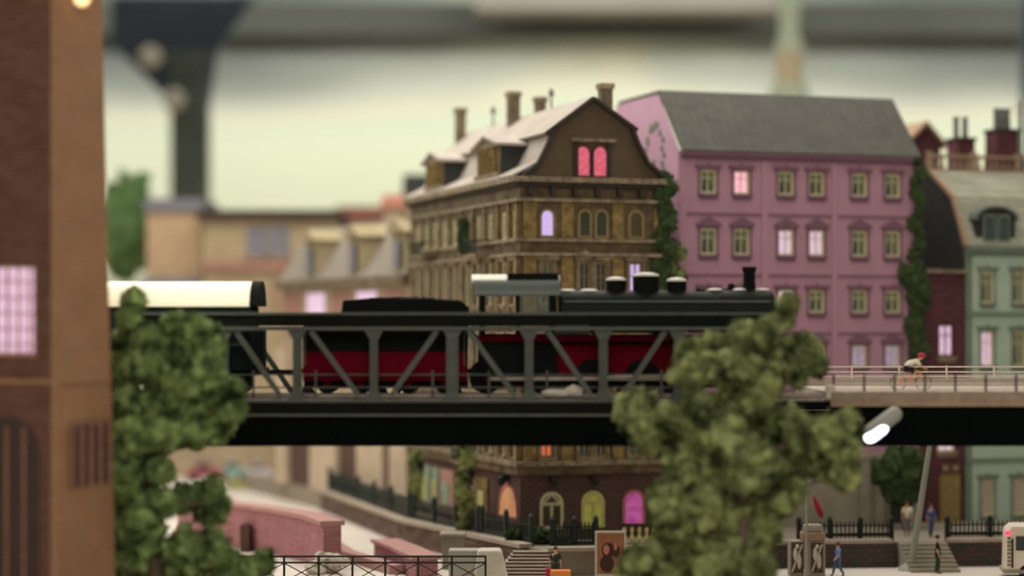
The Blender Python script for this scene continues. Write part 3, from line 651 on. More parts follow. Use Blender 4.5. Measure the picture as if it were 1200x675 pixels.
MB().box(-.05, GW, -.35, 0, gE-.3, gE).box(-.05, GW, -.2, 0, gE-.55, gE-.3).build('cornice', M['green_trim'], gh, bevel=.03)
for py in (368, 448, 540): z = gZ(py); MB().box(0, GW, -.16, 0, z-.13, z+.13).build('string_course', M['green_trim'], gh)
MB().box(0, .45, -.08, 0, 0, gE-.5).build('corner_pilaster', M['green_trim'], gh)
for i, h in enumerate(gh_holes): window(gh, FR, *h, 'flat', 'lit_white' if i == 4 else ('pale_pane' if i > 11 else None), 'frame' , 'green_trim')
# round dormer
for c0, c1 in ((1143, 1189), (1226, 1272)):
    t0, t1 = gX(c0), gX(c1); zt = gZ(243); zb = gE+.1; d = MB(); ap = arch_pts(t0, t1, zb, zt, 8)
    m = (t0+t1)/2; ap = [(t0, zb), (t1, zb), (t1, zb+1.5)]+[(m+(t1-t0)/2*math.cos(a), zb+1.5+(zt-zb-1.5)*math.sin(a)) for a in [math.pi*i/8 for i in range(1, 8)]]+[(t0, zb+1.5)]
    d.prism(ap, -.05, 3.2); dm = d.build('dormer', M['fire_wall'], gh)
    e = MB(); big = [(m+(u-m)*1.12, v+.12) for u, v in ap[2:]]; e.prism(big+[(u, v) for u, v in ap[2:]][::-1], -.3, 3.0); e.build('dormer_hood', M['hall_dark'], dm)
    for q in (.32, .68):
        tc_ = t0+(t1-t0)*q; f = MB(); f.box(tc_-.42, tc_+.42, -.2, -.05, zb+.2, zb+1.9); fo = f.build('dormer_window', M['green_trim'], dm); MB().box(tc_-.3, tc_-.04, -.24, -.2, zb+.35, zb+1.75).box(tc_+.04, tc_+.3, -.24, -.2, zb+.35, zb+1.75).build('pane', M['car_glass'], fo)
# roof balustrade
zt = gp[2][1]+.15; rb = thing('roof_balustrade', 'peach terracotta balustrade along the sage green house roof', 'balustrade', (gx0.x, gx0.y, TZ+zt), TH)
MB().box(-.1, GW, 4.3, 4.6, 0, .16).build('base_rail', M['peach'], rb); MB().box(-.1, GW, 4.3, 4.6, .9, 1.08).build('top_rail', M['peach'], rb)
for i in range(30):
    MB().lathe([(.06, .16), (.12, .35), (.06, .6), (.08, .9)], (.12+i*.44, 4.45, 0), 8).build('baluster', M['peach'], rb)
for i in range(5): MB().box(-.1+i*3.2, .2+i*3.2, 4.25, 4.65, 0, 1.25).build('pier', M['peach'], rb)
# chimneys behind the balustrade
for px0_, px1_, ytop, ypot in ((1113, 1139, 165, 140), (1157, 1191, 155, 130)):
    D_ = gx0.y+7.0; xa = (px0_-600)/F*D_; xb = (px1_-600)/F*D_; z = zat(ytop, D_)
    zb_ = TZ+gp[2][1]+.15
    t = thing('chimney_stack', 'maroon brick chimney with dark pots, ' + ('the smaller left one' if px0_ < 1130 else 'the larger right one')+' on the sage roof', 'chimney', ((xa+xb)/2, D_, zb_), TH)
    hw = (xb-xa)/2*.86; MB().box(-hw, hw, -.7, .7, 0, z-zb_).build('stack', M['maroon'], t); MB().box(-hw-.1, hw+.1, -.8, .8, z-zb_-.02, z-zb_+.16).build('cap', M['dark_trim'], t)
    for q in ((-.35, .3) if px0_ < 1130 else (-.42, .0, .42)):
        MB().lathe([(.2, 0), (.17, (zat(ypot, D_)-z)*.8), (.21, (zat(ypot, D_)-z)*.9), (.21, zat(ypot, D_)-z)], (q, 0, z-zb_+.14), 10).build('chimney_pot', M['antenna'], t, 40)
t = thing('antenna', 'thin rooftop antenna mast at the right edge above the balustrade', 'antenna', ((1194-600)/F*136, 136, TZ+gp[2][1]+.15))
h_ = zat(118, 136)-(TZ+gp[2][1]+.15); MB().cyl((0, 0, 0), (0, 0, h_), .05, n=6).build('mast', M['antenna'], t)
MB().bar((-.5, 0, h_-.4), (.5, 0, h_-.4), .04, .04).bar((-.35, 0, h_-.8), (.35, 0, h_-.8), .04, .04).build('crossbar', M['antenna'], t)
# small gabled house peeking between
D_ = 146; t = thing('gabled_house', 'small dark red gabled roof house behind, between pink and sage roofs', 'house', ((1088-600)/F*D_, D_, TZ), R(14))
zr = zat(146, D_)-TZ; zw = zat(172, D_)-TZ
MB().prism([(-1.9, 0), (.9, 0), (.9, zw), (-.3, zr-.1), (-1.9, zw)], 0, 7).build('wall', M['maroon'], t)
MB().prism([(-2.2, zw-.3), (-.3, zr), (1.2, zw-.1), (1.2, zw+.15), (-.3, zr+.25), (-2.2, zw-.02)], -.5, 7.2).build('roof', M['peach'], t)

# ------------------------------------------------------------------ left background houses
# mansard row house continuing the street
ax, ay = -17.8, 165.0; ath = math.atan2(143.0-165.0, -6.9+17.8); AL = math.hypot(22, 10.9)
ah = thing('mansard_house', 'blurred beige house with grey mansard roof and cream dormers', 'house', (ax, ay, TZ), ath)
aX = lambda px: hit(px, ax, ay, ath)
aZ = lambda py, px: zat(py, ay+math.sin(ath)*aX(px))-TZ
aE = aZ(328, 400); aR = aZ(258, 420)
mb = MB(); mb.box(0, AL, 0, 8, 0, aE); mb.build('wall', M['taupe_wall'], ah)
MB().prism([(-.4, aE), (2.4, aR), (7.6, aR), (8, aE)], 0, AL, 'x').build('roof', M['slate_far'], ah)
MB().box(-.1, AL+.1, -.6, 0, aE-.5, aE+.1).build('cornice', M['side_wall'], ah)
for px in (367, 418, 470):
    t_ = aX(px); d = MB(); d.box(t_-1.3, t_+1.3, -.1, 3, aE+.4, aE+3.0); dm = d.build('dormer', M['dormer_far'], ah)
    MB().prism([(t_-1.6, aE+3.0), (t_+1.6, aE+3.0), (t_, aE+3.9)], -.5, 3.2).build('dormer_roof', M['dormer_far'], dm)
    MB().box(t_-.5, t_+.5, -.4, -.3, aE+.6, aE+2.4).build('pane', M['lead'], dm)
for i in range(5):          # upper floor: red and pale panels between pilasters
    a = AL*(i+.15)/5; b = AL*(i+.85)/5
    MB().box(a, b, -.1, 0, aE-4, aE-.9).build('window', M['reddish' if i % 2 == 0 else 'lit_white'], ah)
for (pa, pb) in ((312, 341), (370, 400), (425, 455), (464, 484)):
    MB().box(max(0.05, aX(max(pa, 332))) if pa > 320 else 0.05, aX(pb), -.5, 0, 0, aE-5).build('pier', M['cream_wall'], ah)
for (pa, pb) in ((341, 370), (400, 425), (455, 464)):
    MB().box(aX(pa), aX(pb), -.1, 0, 0, aZ(500, 400)).build('doorway', M['brick_dark'], ah)
# big beige house
D_ = 193
t = thing('beige_house', 'wide blurred beige house with dark flat eaves, behind the mansard house', 'house', ((237.5-600)/F*D_, D_, .3), R(0))
W_ = (392-236)/F*D_; H_ = zat(256, D_)-.3
MB().box(0, W_, 0, 14, 0, H_).build('wall', M['beige_wall'], t); MB().box(-.5, W_+.3, -.9, 14.3, H_, H_+.7).build('eaves', M['dark_trim'], t)
MB().prism([(-.6, H_+.7), (7, H_+1.2), (14, H_+.7)], 0, W_, 'x').build('roof', M['peach'], t)
z = zat(312, D_)-.3; MB().box(-.1, W_+.1, -.5, 0, z-.4, z+.4).build('string_course', M['reddish'], t)
for px in (300, 326):
    x_ = (px-236)/F*D_; z = zat(283, D_)-.3; w_ = MB().box(x_-.9, x_+.9, -.15, 0, z-1.3, z+1.3).build('window', M['lead'], t); MB().box(x_-1.1, x_+1.1, -.3, 0, z-1.6, z-1.3).build('sill', M['peach'], w_)
for px in (255, 290, 325, 358):
    x_ = (px-236)/F*D_; z = zat(345, D_)-.3; w_ = MB().box(x_-.8, x_+.8, -.15, 0, z-1.5, z+1.2).build('window', M['peach'], t)
# orange tower house
D_ = 196
t = thing('orange_house', 'narrow blurred orange house at the foot of the hall pillar', 'house', ((172-600)/F*D_, D_, .3))
W_ = (236-172)/F*D_; H_ = zat(248, D_)-.3
MB().box(0, W_, 0, 10, 0, H_).build('wall', M['orange_wall'], t); MB().box(-.2, W_+.2, -.4, 10.2, H_, H_+1.2).build('parapet', M['lead'], t)
z = zat(330, D_)-.3; MB().box(-.3, W_+.3, -2.0, 0, z-2, z+.3).build('porch_roof', M['lead'], t)
# small roofs in the haze
for px0_, px1_, py, ym, D_, m1, lab in ((395, 462, 252, 240, 225, 'red_roof', 'low red tiled roof house far behind the mansard house'), (450, 472, 236, 226, 184, 'red_roof', 'small red tiled roof house left of the brown house'), (475, 500, 222, 202, 194, 'lead', 'dark slate roofed house just behind the brown house')):
    xa, xb = (px0_-600)/F*D_, (px1_-600)/F*D_; t = thing('distant_house', lab, 'house', (xa, D_, .3))
    za, zb_ = zat(py+6, D_)-.3, zat(ym, D_)-.3; W_ = xb-xa
    MB().box(0, W_, 0, 6, 0, za).build('wall', M['taupe_wall'], t); MB().prism([(-.4, za), (2.5, zb_), (3.5, zb_), (6.4, za)], -.3, W_+.3, 'x').build('roof', M[m1 if m1 != 'lead' else 'fire_wall'], t)
# back wall of the far street, cars
D_ = 189; t = tag(MB().box((150-600)/F*D_, (312-600)/F*D_, D_, D_+1, .3, zat(523, D_)).build('boundary_wall', M['taupe_wall'], bevel=.1), 'long taupe boundary wall behind the blurred parked cars', 'wall')
# church spire
D_ = 238; cx_ = (925-600)/F*D_
t = thing('church_tower', 'blurred church spire in pale green copper with orange lantern', 'church', (cx_, D_, .3))
MB().box(-3, 3, -3, 3, 0, zat(150, D_)-.3).build('tower_body', M['taupe_wall'], t)
za = zat(150, D_)-.3; zb_ = zat(98, D_)-.3; zc = zat(62, D_)-.3; zd = zat(-30, D_)-.3
MB().lathe([(3.0, za), (2.7, za+2), (1.9, zb_)], n=8).build('lower_roof', M['copper'], t)
MB().lathe([(1.5, zb_), (1.5, zc)], n=8).build('lantern', M['spire_orange'], t)
MB().lathe([(1.8, zc), (1.7, zc+.6), (1.1, zc+2.2), (1.1, zc+4), (1.4, zc+4.6), (.9, zc+6), (.25, zd)], n=8).build('spire', M['copper'], t)
# cars (distant)
def car(px0_, px1_, D_, m, lab, rz=0):
    L = (px1_-px0_)/F*D_; t = thing('car', lab, 'car', (((px0_+px1_)/2-600)/F*D_, D_, .3), rz, 'parked cars in the far street'); h = L/2
    body = [(-h, .35), (-h, .9), (-h*.85, 1.0), (-h*.55, 1.1), (h*.45, 1.1), (h*.9, .95), (h, .75), (h, .35)]
    MB().prism(body, -.85, .85).build('body', M[m], t, bevel=.08)
    MB().prism([(-h*.6, 1.1), (-h*.35, 1.6), (h*.15, 1.62), (h*.42, 1.1)], -.72, .72).build('cabin', M['car_glass'], t, bevel=.08)
    MB().prism([(-h*.38, 1.58), (h*.16, 1.58), (h*.14, 1.68), (-h*.36, 1.68)], -.7, .7).build('roof', M[m], t, bevel=.04)
    for sx in (-.6, .6):
        for sy in (-.88, .7): MB().lathe([(.33, 0), (.33, .18)], (sx*h, sy, .33), 14, 'y').build('wheel', M['tyre'], t, 40)
car(219, 262, 184, 'red_paint', 'dull red car, leftmost of the blurred cars by the left tree'); car(259, 289, 185, 'teal_paint', 'turquoise car, middle of the three blurred parked cars'); car(290, 318, 183.5, 'lav_paint', 'pale lavender car, rightmost of the blurred parked cars')
bush(277, 572, 175, 12, 'yellow green low shrub in front of the turquoise car', 'yellow_shrub')
bush(148, 268, 205, 34, 'blurred green tree beside the brown tower, far away', 'foliage_far', 'tree', 8, 1.9, 'tree')

# ------------------------------------------------------------------ curved pink wall and ramp
pts = [(-21.0, 137), (-19.8, 134), (-17.3, 129.4), (-15.2, 127.0), (-13.2, 124.2), (-11.3, 120.8), (-9.8, 116.4)]
t = thing('brick_wall', 'long curved rose pink brick ramp wall on the left', 'wall', (0, 0, 0))
strip(pts, 1.0, .3, 2.75, 'masonry', M['pink_brick'], t); strip(pts, 1.4, 2.75, 3.0, 'coping', M['pink_coping'], t)
MB().box(-16.05, -15.5, 125.8, 127.0, .3, 1.9).build('niche_door', M['brick_dark'], t)
t = thing('brick_wall', 'short rose pink brick wall left of the stone pier', 'wall', (0, 0, 0))
strip([(-7.3, 121.8), (-5.9, 117.5), (-4.5, 112.6)], 1.2, .3, 1.3, 'masonry', M['pink_brick'], t); strip([(-7.3, 121.9), (-5.9, 117.5), (-4.5, 112.5)], 1.6, 1.3, 1.5, 'coping', M['pink_coping'], t)
t = thing('kerb', 'low pink kerb wall beside the pale ramp road', 'kerb', (0, 0, 0))
strip([(-11.5, 131), (-9.4, 122), (-6.2, 114.5)], .8, .3, .8, 'masonry', M['pink_coping'], t)
for i, (px, py, r_) in enumerate(((372, 645, 9), (386, 642, 8), (398, 648, 7), (380, 652, 8))):
    mb = MB(); s_ = 116/F*r_*1.35; c = px_at(px, py, 114.6+(i%2)*.7); blob(mb, (0, 0, 0), s_, s_, s_*.7, 3, .4, 1.5, i)
    o = tag(mb.build('boulder', M['white_stone']), ['leftmost', 'second from left', 'rightmost', 'nearest'][i]+' pale cream boulder in the heap by the curved pink wall', 'boulder', 'boulders at the end of the curved pink wall'); o.location = (c.x, c.y, .3+s_*.55+(.5 if i > 1 else 0))
# stone pier at the slanting wall
p = px_at(531, 640, 117.5); t = thing('stone_pier', 'squat grey stone pier with rounded cap on the slanting wall', 'pier', (p.x, 117.5, .3))
MB().box(-.6, .6, -.6, .6, 0, 1.75).build('shaft', M['grey_stone'], t, bevel=.06); MB().box(-.72, .72, -.72, .72, 1.75, 1.98).build('cap', M['grey_stone'], t, bevel=.08)

# ------------------------------------------------------------------ iron fences
def spear_fence(a, b, z, h, label, n, m='ironwork', posts=4):
    a = Vector(a); b = Vector(b); L = (b-a).length; t = thing('iron_fence', label, 'fence', (a.x, a.y, z), math.atan2(b.y-a.y, b.x-a.x))
    MB().box(0, L, -.12, .12, 0, .22).build('base_kerb', M['grey_stone' if m == 'fence_iron' else m], t)
    MB().box(0, L, -.04, .04, h*.78, h*.85).build('rail', M[m], t); MB().box(0, L, -.04, .04, .3, .5).build('rail', M[m], t)
    for i in range(n+1):
        x = L*i/n; mb = MB(); mb.cyl((x, 0, .2), (x, 0, h*.95), .045, n=5); mb.cyl((x, 0, h*.93), (x, 0, h*1.08), .06, .0, 5); mb.build('baluster', M[m], t)
    for i in range(posts):
        x = L*i/(posts-1); MB().box(x-.12, x+.12, -.12, .12, 0, h*1.1).lathe([(.12, h*1.1), (.18, h*1.17), (.04, h*1.3)], (x, 0, 0), 8).build('post', M[m], t)
    return t
spear_fence((-13.2, 154), (-6.3, 131), TZ+.0, 1.45, 'dark green iron fence in front of the mansard house', 60, posts=6)
spear_fence((-6.0, 130.4), (-1.9, 121.6), TZ, 1.4, 'dark green iron fence before the pale green shop front', 30, posts=4)
spear_fence((-1.7, 121.3), (1.05, 116.1), TZ, 1.4, 'dark green iron fence before the amber arched window', 22, posts=3)
spear_fence((2.2, 116.3), (4.6, 116.9), TZ, 1.25, 'dark iron fence under the cream arched window', 12, posts=3)
spear_fence((15.9, 118.2), (21.1, 118.7), TZ, 1.1, 'black iron fence left of the leaning street pole', 22, 'fence_iron', 4)
spear_fence((24.3, 119.1), (34, 119.9), TZ, 1.1, 'dark iron fence before the sage green house', 40, 'fence_iron', 5)
for px, py, r_, lab in ((600, 628, 10, 'dark green shrub left behind the corner fence'), (638, 632, 13, 'dark green shrub at the head of the corner steps'), (655, 634, 10, 'dark green shrub right below the cream arched window')):
    bush(px, py, 117.3, r_, lab)
ivy('green creeper column on the brown side wall below the bridge', [(px_at(545+2*math.sin(i), 530+i*9, 122.8), .45) for i in range(11)], 'foliage')
ivy('green creeper at the left end of the brown side wall', [(px_at(487+1.5*math.sin(i), 536+i*9, 133.5), .4) for i in range(7)], 'foliage')
bush(1060, 560, 126, 26, 'small olive tree between grey stone doorway and maroon house', 'foliage_dark', 'tree', 7, 1.35, 'tree')
# baluster balcony right of the poster
t = thing('balustrade', 'pale balustrade with yellowish balusters right of the brown poster', 'balustrade', (px_at(728, 600, 115).x, 115.4, TZ))
MB().box(0, 2.1, -.15, .15, 0, .25).build('base_rail', M['concrete'], t); MB().box(0, 2.1, -.12, .12, 1.15, 1.3).build('top_rail', M['dark_trim'], t)
for i in range(5): MB().lathe([(.06, .25), (.15, .5), (.06, .75), (.13, 1.0), (.06, 1.15)], (.2+i*.4, 0, 0), 8).build('baluster', M['shop_yellow'], t)
MB().box(1.8, 2.1, -.25, .25, 0, 1.5).build('end_pier', M['white_stone'], t, bevel=.03)
# poster board
D_ = 112.6; p0 = px_at(699, 624, D_); W_ = 33/F*D_; H_ = p0.z-.3
t = thing('poster_board', 'free standing brown poster with dark figures in a pale frame', 'poster', (p0.x, D_, .3))
MB().box(0, W_, 0, .08, .2, H_).build('panel', M['poster_brown'], t)
f = MB(); f.box(-.08, .03, -.06, .12, 0, H_+.08); f.box(W_-.03, W_+.08, -.06, .12, 0, H_+.08); f.box(.03, W_-.03, -.06, .12, H_-.03, H_+.08); f.box(.03, W_-.03, -.06, .12, .1, .25); f.build('frame', M['white_stone'], t)
f = MB(); f.ball((.62, -.03, H_-.95), .34, .03, .4); f.ball((.55, -.03, H_-1.65), .38, .03, .45); f.ball((1.05, -.03, H_-1.0), .2, .03, .35); f.build('dark_print', M['poster_dark'], t, 60)
f = MB(); f.ball((.52, -.05, H_-.9), .17, .03, .26); f.ball((1.0, -.05, H_-.72), .1, .03, .22); f.build('pink_print', M['poster_pink'], t, 60)
# gate post monument
D_ = 114; p0 = px_at(945, 640, D_); t = thing('gate_monument', 'pale stone gate monument with reliefs and brown cap', 'monument', (p0.x, D_, .3))
MB().box(-.95, .95, -.45, .45, 0, 1.9).build('pedestal', M['grey_stone'], t, bevel=.05)
MB().box(-.3, .95, -.5, .5, 1.9, 2.35).build('cap', M['peach'], t, bevel=.08); MB().box(-.15, .8, -.4, .4, 2.35, 2.75).build('top_block', M['grey_stone'], t, bevel=.1)
for x in (-.55, .5):
    f = MB(); f.box(x-.32, x+.32, -.5, -.45, .2, 1.8); r_ = f.build('relief_panel', M['brick_dark'], t); f = MB(); f.ball((x-.1, -.52, 1.2), .12, .08, .35); f.ball((x+.1, -.52, .8), .12, .08, .4); f.ball((x, -.52, 1.6), .1, .08, .12); f.bar((x-.28, -.52, .25), (x+.25, -.52, 1.7), .08, .06); f.build('relief', M['white_stone'], r_, 60)
p0 = px_at(945, 640, 112.9)
t = thing('street_lamp', 'slim grey lamp post in front of the stone gate monument', 'street lamp', (p0.x, 112.9, .3)); f = MB(); f.lathe([(.14, 0), (.14, .4), (.07, .5), (.06, 4.6)], n=8)
for i in range(6): a = i*R(18); b = a+R(18); f.cyl((.9-.9*math.cos(a), 0, 4.6+.8*math.sin(a)), (.9-.9*math.cos(b), 0, 4.6+.8*math.sin(b)), .05, n=6)
f.build('post', M['pole_grey'], t, 40); MB().ball((1.05, 0, 5.35), .3, .14, .1).build('lamp_head', M['lamp_shell'], t, 60)
# red parasol-like sign behind the tree
p0 = px_at(962, 590, 118.9); t = thing('parasol', 'folded red parasol leaning behind the right tree', 'parasol', (p0.x, 118.9, TZ))
MB().cyl((0, 0, 0), (0, 0, 2.7), .04, n=6).build('pole', M['pole_grey'], t); MB().lathe([(.05, 0), (.17, .25), (.15, .9), (.04, 1.3)], (0, 0, 1.4), 8).build('canopy', M['dull_red'], t, 40); t.rotation_euler = (0, R(-22), 0); t.location.x += .6

# ------------------------------------------------------------------ near fence and concrete block (bottom of frame)
D_ = 107.0; zt = zat(651, D_); xs = [333, 373.5, 413, 451.5, 490, 529.5, 569]
X_ = [(p-600)/F*D_ for p in [253, 293]+xs]
t = thing('cross_fence', 'black metal fence with crossed panels at the bottom edge', 'fence', (X_[-1], D_, .3), 0); zb_ = .75
x0 = X_[-1]
MB().box(X_[0]-x0, 0, -.2, .2, 0, .4).build('base_kerb', M['concrete'], t)
for x in X_: MB().box(x-x0-.055, x-x0+.055, -.05, .05, .3, zt-.3).build('post', M['fence_iron'], t)
MB().box(X_[0]-x0, .05, -.06, .06, zt-.3-.09, zt-.3).build('top_rail', M['fence_iron'], t); MB().box(X_[0]-x0, .05, -.04, .04, zt-.3-.40, zt-.3-.31).build('mid_rail', M['fence_iron'], t); MB().box(X_[0]-x0, .05, -.04, .04, .42, .5).build('bottom_rail', M['fence_iron'], t)
for i in range(len(X_)-1):
    a, b = X_[i]-x0, X_[i+1]-x0; z0, z1 = .5, zt-.3-.38
    z0 = max(.5, z1-1.0)
    MB().bar((a, 0, z0), (b, 0, z1), .05, .05).bar((a, .0, z1), (b, .0, z0), .05, .05).build('cross_brace', M['fence_iron'], t)
f = MB(); f.add([(-2.0, 108.4, .3), (-.1, 108.4, .3), (-.1, 110.4, .3), (-2.0, 110.4, .3), (-1.75, 108.6, 2.2), (-.55, 108.6, 2.2), (-.55, 110.2, 2.2), (-1.75, 110.2, 2.2)], [(3, 2, 1, 0), (4, 5, 6, 7), (0, 1, 5, 4), (1, 2, 6, 5), (2, 3, 7, 6), (3, 0, 4, 7)])
tag(f.build('concrete_block', M['white_stone'], bevel=.15), 'pale tapered concrete block at the right end of the crossed fence', 'block')
f = MB(); f.box(-3.3, -1.2, 111.0, 112.4, .3, 1.95); tag(f.build('quay_slab', M['concrete'], bevel=.06), 'flat pale concrete slab behind the crossed fence, beside the block', 'slab')

# ------------------------------------------------------------------ the bridge
BDp = 96.0; s_ = BDp/F
bz = lambda py: zat(py, BDp)
def bxp(px, D=BDp): return (px-600)/F*D
br = thing('truss_bridge', 'dark steel truss railway bridge crossing the whole picture', 'bridge', (0, BDp, 0))
def BX(*a): mb = MB(); x0, x1, y0, y1, z0, z1 = a; return mb.box(x0, x1, y0-BDp, y1-BDp, z0, z1)
xl, xr = bxp(150), bxp(925)
for D0, nm in ((BDp, 0), (101.2, 1)):
    f = BX(xl, xr, D0, D0+.5, bz(386)+.18, bz(366)-.1); tcx = f.build('top_chord', M['steel_dark'], br)
    BX(xl, xr, D0-.12, D0+.62, bz(366)-.12, bz(366)).build('top_flange', M['steel'], tcx); BX(xl, xr, D0-.12, D0+.62, bz(387), bz(387)+.16).build('bottom_flange', M['steel'], tcx)
    f = BX(xl, xr, D0, D0+.5, bz(487)+.1, bz(469)-.1); bc = f.build('bottom_chord', M['steel_dark'], br)
    BX(xl, xr, D0-.1, D0+.6, bz(469)-.1, bz(469)).build('top_flange', M['steel'], bc); BX(xl, xr, D0-.12, D0+.6, bz(488), bz(488)+.12).build('bottom_flange', M['steel'], bc)
    for px, w_ in ((173, 10), (262, 10), (348, 10), (438, 9), (530, 14), (620, 10), (707, 10), (795, 10), (885, 14)):
        x = bxp(px); hw = w_*s_/2; f = BX(x-hw, x+hw, D0+.08, D0+.14, bz(469), bz(387)); 
        f.box(x-hw, x-hw+.08, D0-.02-BDp, D0+.42-BDp, bz(469), bz(387)); f.box(x+hw-.08, x+hw, D0-.02-BDp, D0+.42-BDp, bz(469), bz(387)); f.build('vertical_post', M['steel'], br)
        f = MB(); g = .42; f.prism([(x-g, bz(469)), (x+g, bz(469)), (x+g*.5, bz(469)+.45), (x-g*.5, bz(469)+.45)], D0+.0-BDp, D0+.06-BDp); f.build('gusset_plate', M['steel'], br); f = MB(); f.prism([(x-g, bz(387)), (x+g, bz(387)), (x+g*.5, bz(387)-.4), (x-g*.5, bz(387)-.4)], D0+.0-BDp, D0+.06-BDp); f.build('gusset_plate', M['steel'], br)
    for a, ya, b, yb in ((190, 390, 246, 464), (276, 388, 328, 464), (364, 388, 420, 464), (512, 388, 458, 464), (549, 388, 604, 464), (642, 388, 693, 464), (780, 388, 730, 464), (868, 388, 812, 464)):
        f = MB(); f.bar((bxp(a), D0+.1-BDp, bz(ya)), (bxp(b), D0+.1-BDp, bz(yb)), .24, .12); f.bar((bxp(a), D0+.3-BDp, bz(ya)), (bxp(b), D0+.3-BDp, bz(yb)), .08, .3); f.build('diagonal_brace', M['steel'], br)
BX(bxp(100), bxp(980), 96.7, 101.1, bz(480), bz(480)+.35).build('track_deck', M['loco_dark'], br)
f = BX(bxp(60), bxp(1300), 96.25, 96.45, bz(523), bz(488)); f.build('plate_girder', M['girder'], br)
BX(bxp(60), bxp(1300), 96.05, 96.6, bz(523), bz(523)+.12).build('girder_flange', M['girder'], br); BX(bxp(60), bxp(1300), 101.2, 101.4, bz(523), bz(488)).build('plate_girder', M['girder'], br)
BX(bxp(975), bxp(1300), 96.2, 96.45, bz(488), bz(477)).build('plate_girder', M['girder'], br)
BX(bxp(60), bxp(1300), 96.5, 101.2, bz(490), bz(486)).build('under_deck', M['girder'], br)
for i in range(16):
    x = bxp(90+i*75); BX(x-.06, x+.06, 96.12, 96.25, bz(521), bz(489)).build('web_stiffener', M['girder'], br)
# piers carrying the bridge (behind the trees)
for px, lab in ((100, 'stone bridge pier hidden between the brown tower and left tree'), (850, 'stone bridge pier behind the right tree')):
    x = bxp(px); t = thing('bridge_pier', lab, 'pier', (x, 99, .3)); MB().box(-1.2, 1.2, -2.2, 2.2, 0, bz(523)-.55).build('shaft', M['wall_stone'], t); MB().box(-1.4, 1.4, -2.5, 2.5, bz(523)-.56, bz(523)-.3).build('cap', M['coping'], t, bevel=.05)
# track
tz = bz(480)+.35
tr = thing('railway_track', 'railway track on sleepers across the truss bridge', 'track', (0, 98.7, tz))
for i in range(55):
    x = bxp(110)+i*.62; MB().box(x-.14, x+.14, -1.35, 1.35, 0, .14).build('sleeper', M['dark_trim'], tr)
for y in (-.75, .75): MB().box(bxp(100), bxp(975), y-.04, y+.04, .14, .30).build('rail', M['rail_steel'], tr)
RT = tz+.30
# walkway railing on the truss (near side)
rl = thing('walkway_railing', 'thin grey handrail inside the truss in front of the train', 'railing', (0, 97.15, tz))
for py in (439, 454): MB().box(bxp(180), bxp(905), -.03, .03, zat(py, 97.15)-tz-.035, zat(py, 97.15)-tz+.035).build('rail', M['steel'], rl)
MB().box(bxp(100), bxp(975), -.35, .35, 0, .1).build('walkway_board', M['road_deck'], rl)
for px in (233, 297, 370, 437, 507, 573, 641, 708, 775, 842): x = bxp(px, 97.15); MB().box(x-.05, x+.05, -.05, .05, 0, zat(434, 97.15)-tz).build('post', M['steel'], rl)
# pale bundle on the walkway
p0 = px_at(660, 466, 96.85); mb = MB(); blob(mb, (-.35, 0, .12), .65, .2, .17, 3, .2, 1.5, 3); blob(mb, (.45, 0, .22), .38, .2, .26, 3, .2, 1.5, 5); blob(mb, (.72, 0, .16), .2, .15, .2, 3, .2, 1.5, 6)
o = tag(mb.build('bundle', M['white_stone'], smooth=60), 'pale cream lumpy bundle lying on the bridge walkway below the engine', 'bundle'); o.location = (p0.x, 96.7, tz+.26)

# right road-bridge deck with railings
dz = zat(460, 96.3)
rd = thing('bridge_walkway', 'pale road deck of the bridge on the right, with tan edge', 'walkway', (bxp(975), 96.1, dz)); LX = bxp(1300)-bxp(975)
MB().box(0, LX, 0, 12.2, -.5, 0).build('deck_slab', M['road_deck'], rd); MB().box(-.05, LX, -.12, 0, -.42, .05).build('edge_beam', M['deck_edge'], rd, bevel=.02); MB().box(-.05, LX, -.16, 0, -.62, -.40).build('edge_beam', M['peach'], rd)
MB().box(0, LX, 11.6, 12.2, 0, .36).build('kerb', M['road_deck'], rd)
MB().box(0, LX, 6.2, 6.5, -.85, -.5).box(0, LX, 11.5, 11.8, -1.2, -.5).build('deck_beam', M['girder'], rd)
for y, hs, lab, off, st in ((.05, (.06, .3, .66), 'near low pale railing on the right bridge deck', .1, 1.37), (11.9, (.42, .66, .92), 'far pale railing on the right bridge deck behind the cyclist', .4, 2.4)):
    r_ = thing('bridge_railing', lab, 'railing', (bxp(975), 96.1+y, dz+(.05 if y < 1 else 0)))
    for h in hs: MB().box(0, LX, -.03, .03, h, h+.07).build('rail', M['rail_grey'], r_)
    n = int(LX/st)
    for i in range(n): x = off+i*st; MB().box(x-.045, x+.045, -.05, .05, 0 if y < 1 else .34, hs[-1]+.1).build('post', M['dark_trim' if y < 1 else 'rail_grey'], r_)
MB().box(-.25, .15, -.1, .3, -.3, .35).build('end_block', M['white_stone'], rd, bevel=.05)

# ------------------------------------------------------------------ the train (seen at D = 98.7)
TD = 98.7; tx = lambda px: (px-600)/F*TD; tzp = lambda py: zat(py, TD-.9)-RT
def wheel(parent, x, y, r, m='loco_red', spokes=12, name='wheel'):
    f = MB(); n = 24
    f.lathe([(r*.86, -.06), (r, -.06), (r*1.0, .06), (r*.86, .06)], (x, y, r), n, 'y'); w_ = f.build(name, M['loco_dark'], parent, 40)
    f = MB()
    for i in range(spokes): a = 2*math.pi*i/spokes; f.bar((x, y-.02, r), (x+r*.88*math.cos(a), y-.02, r+r*.88*math.sin(a)), .07, .06)
    f.lathe([(.16, -.1), (.16, .08)], (x, y, r), 12, 'y'); f.build('spokes', M[m], w_)
    return w_
lo = thing('steam_locomotive', 'black steam locomotive with crimson wheels on the truss bridge', 'locomotive', (0, TD, RT))
cy = tzp(340)-.98; br_ = .98
MB().lathe([(.9, tx(655)), (.98, tx(657)), (.98, tx(845))], (0, 0, cy), 32, 'x').build('boiler', M['loco_black'], lo, 40)
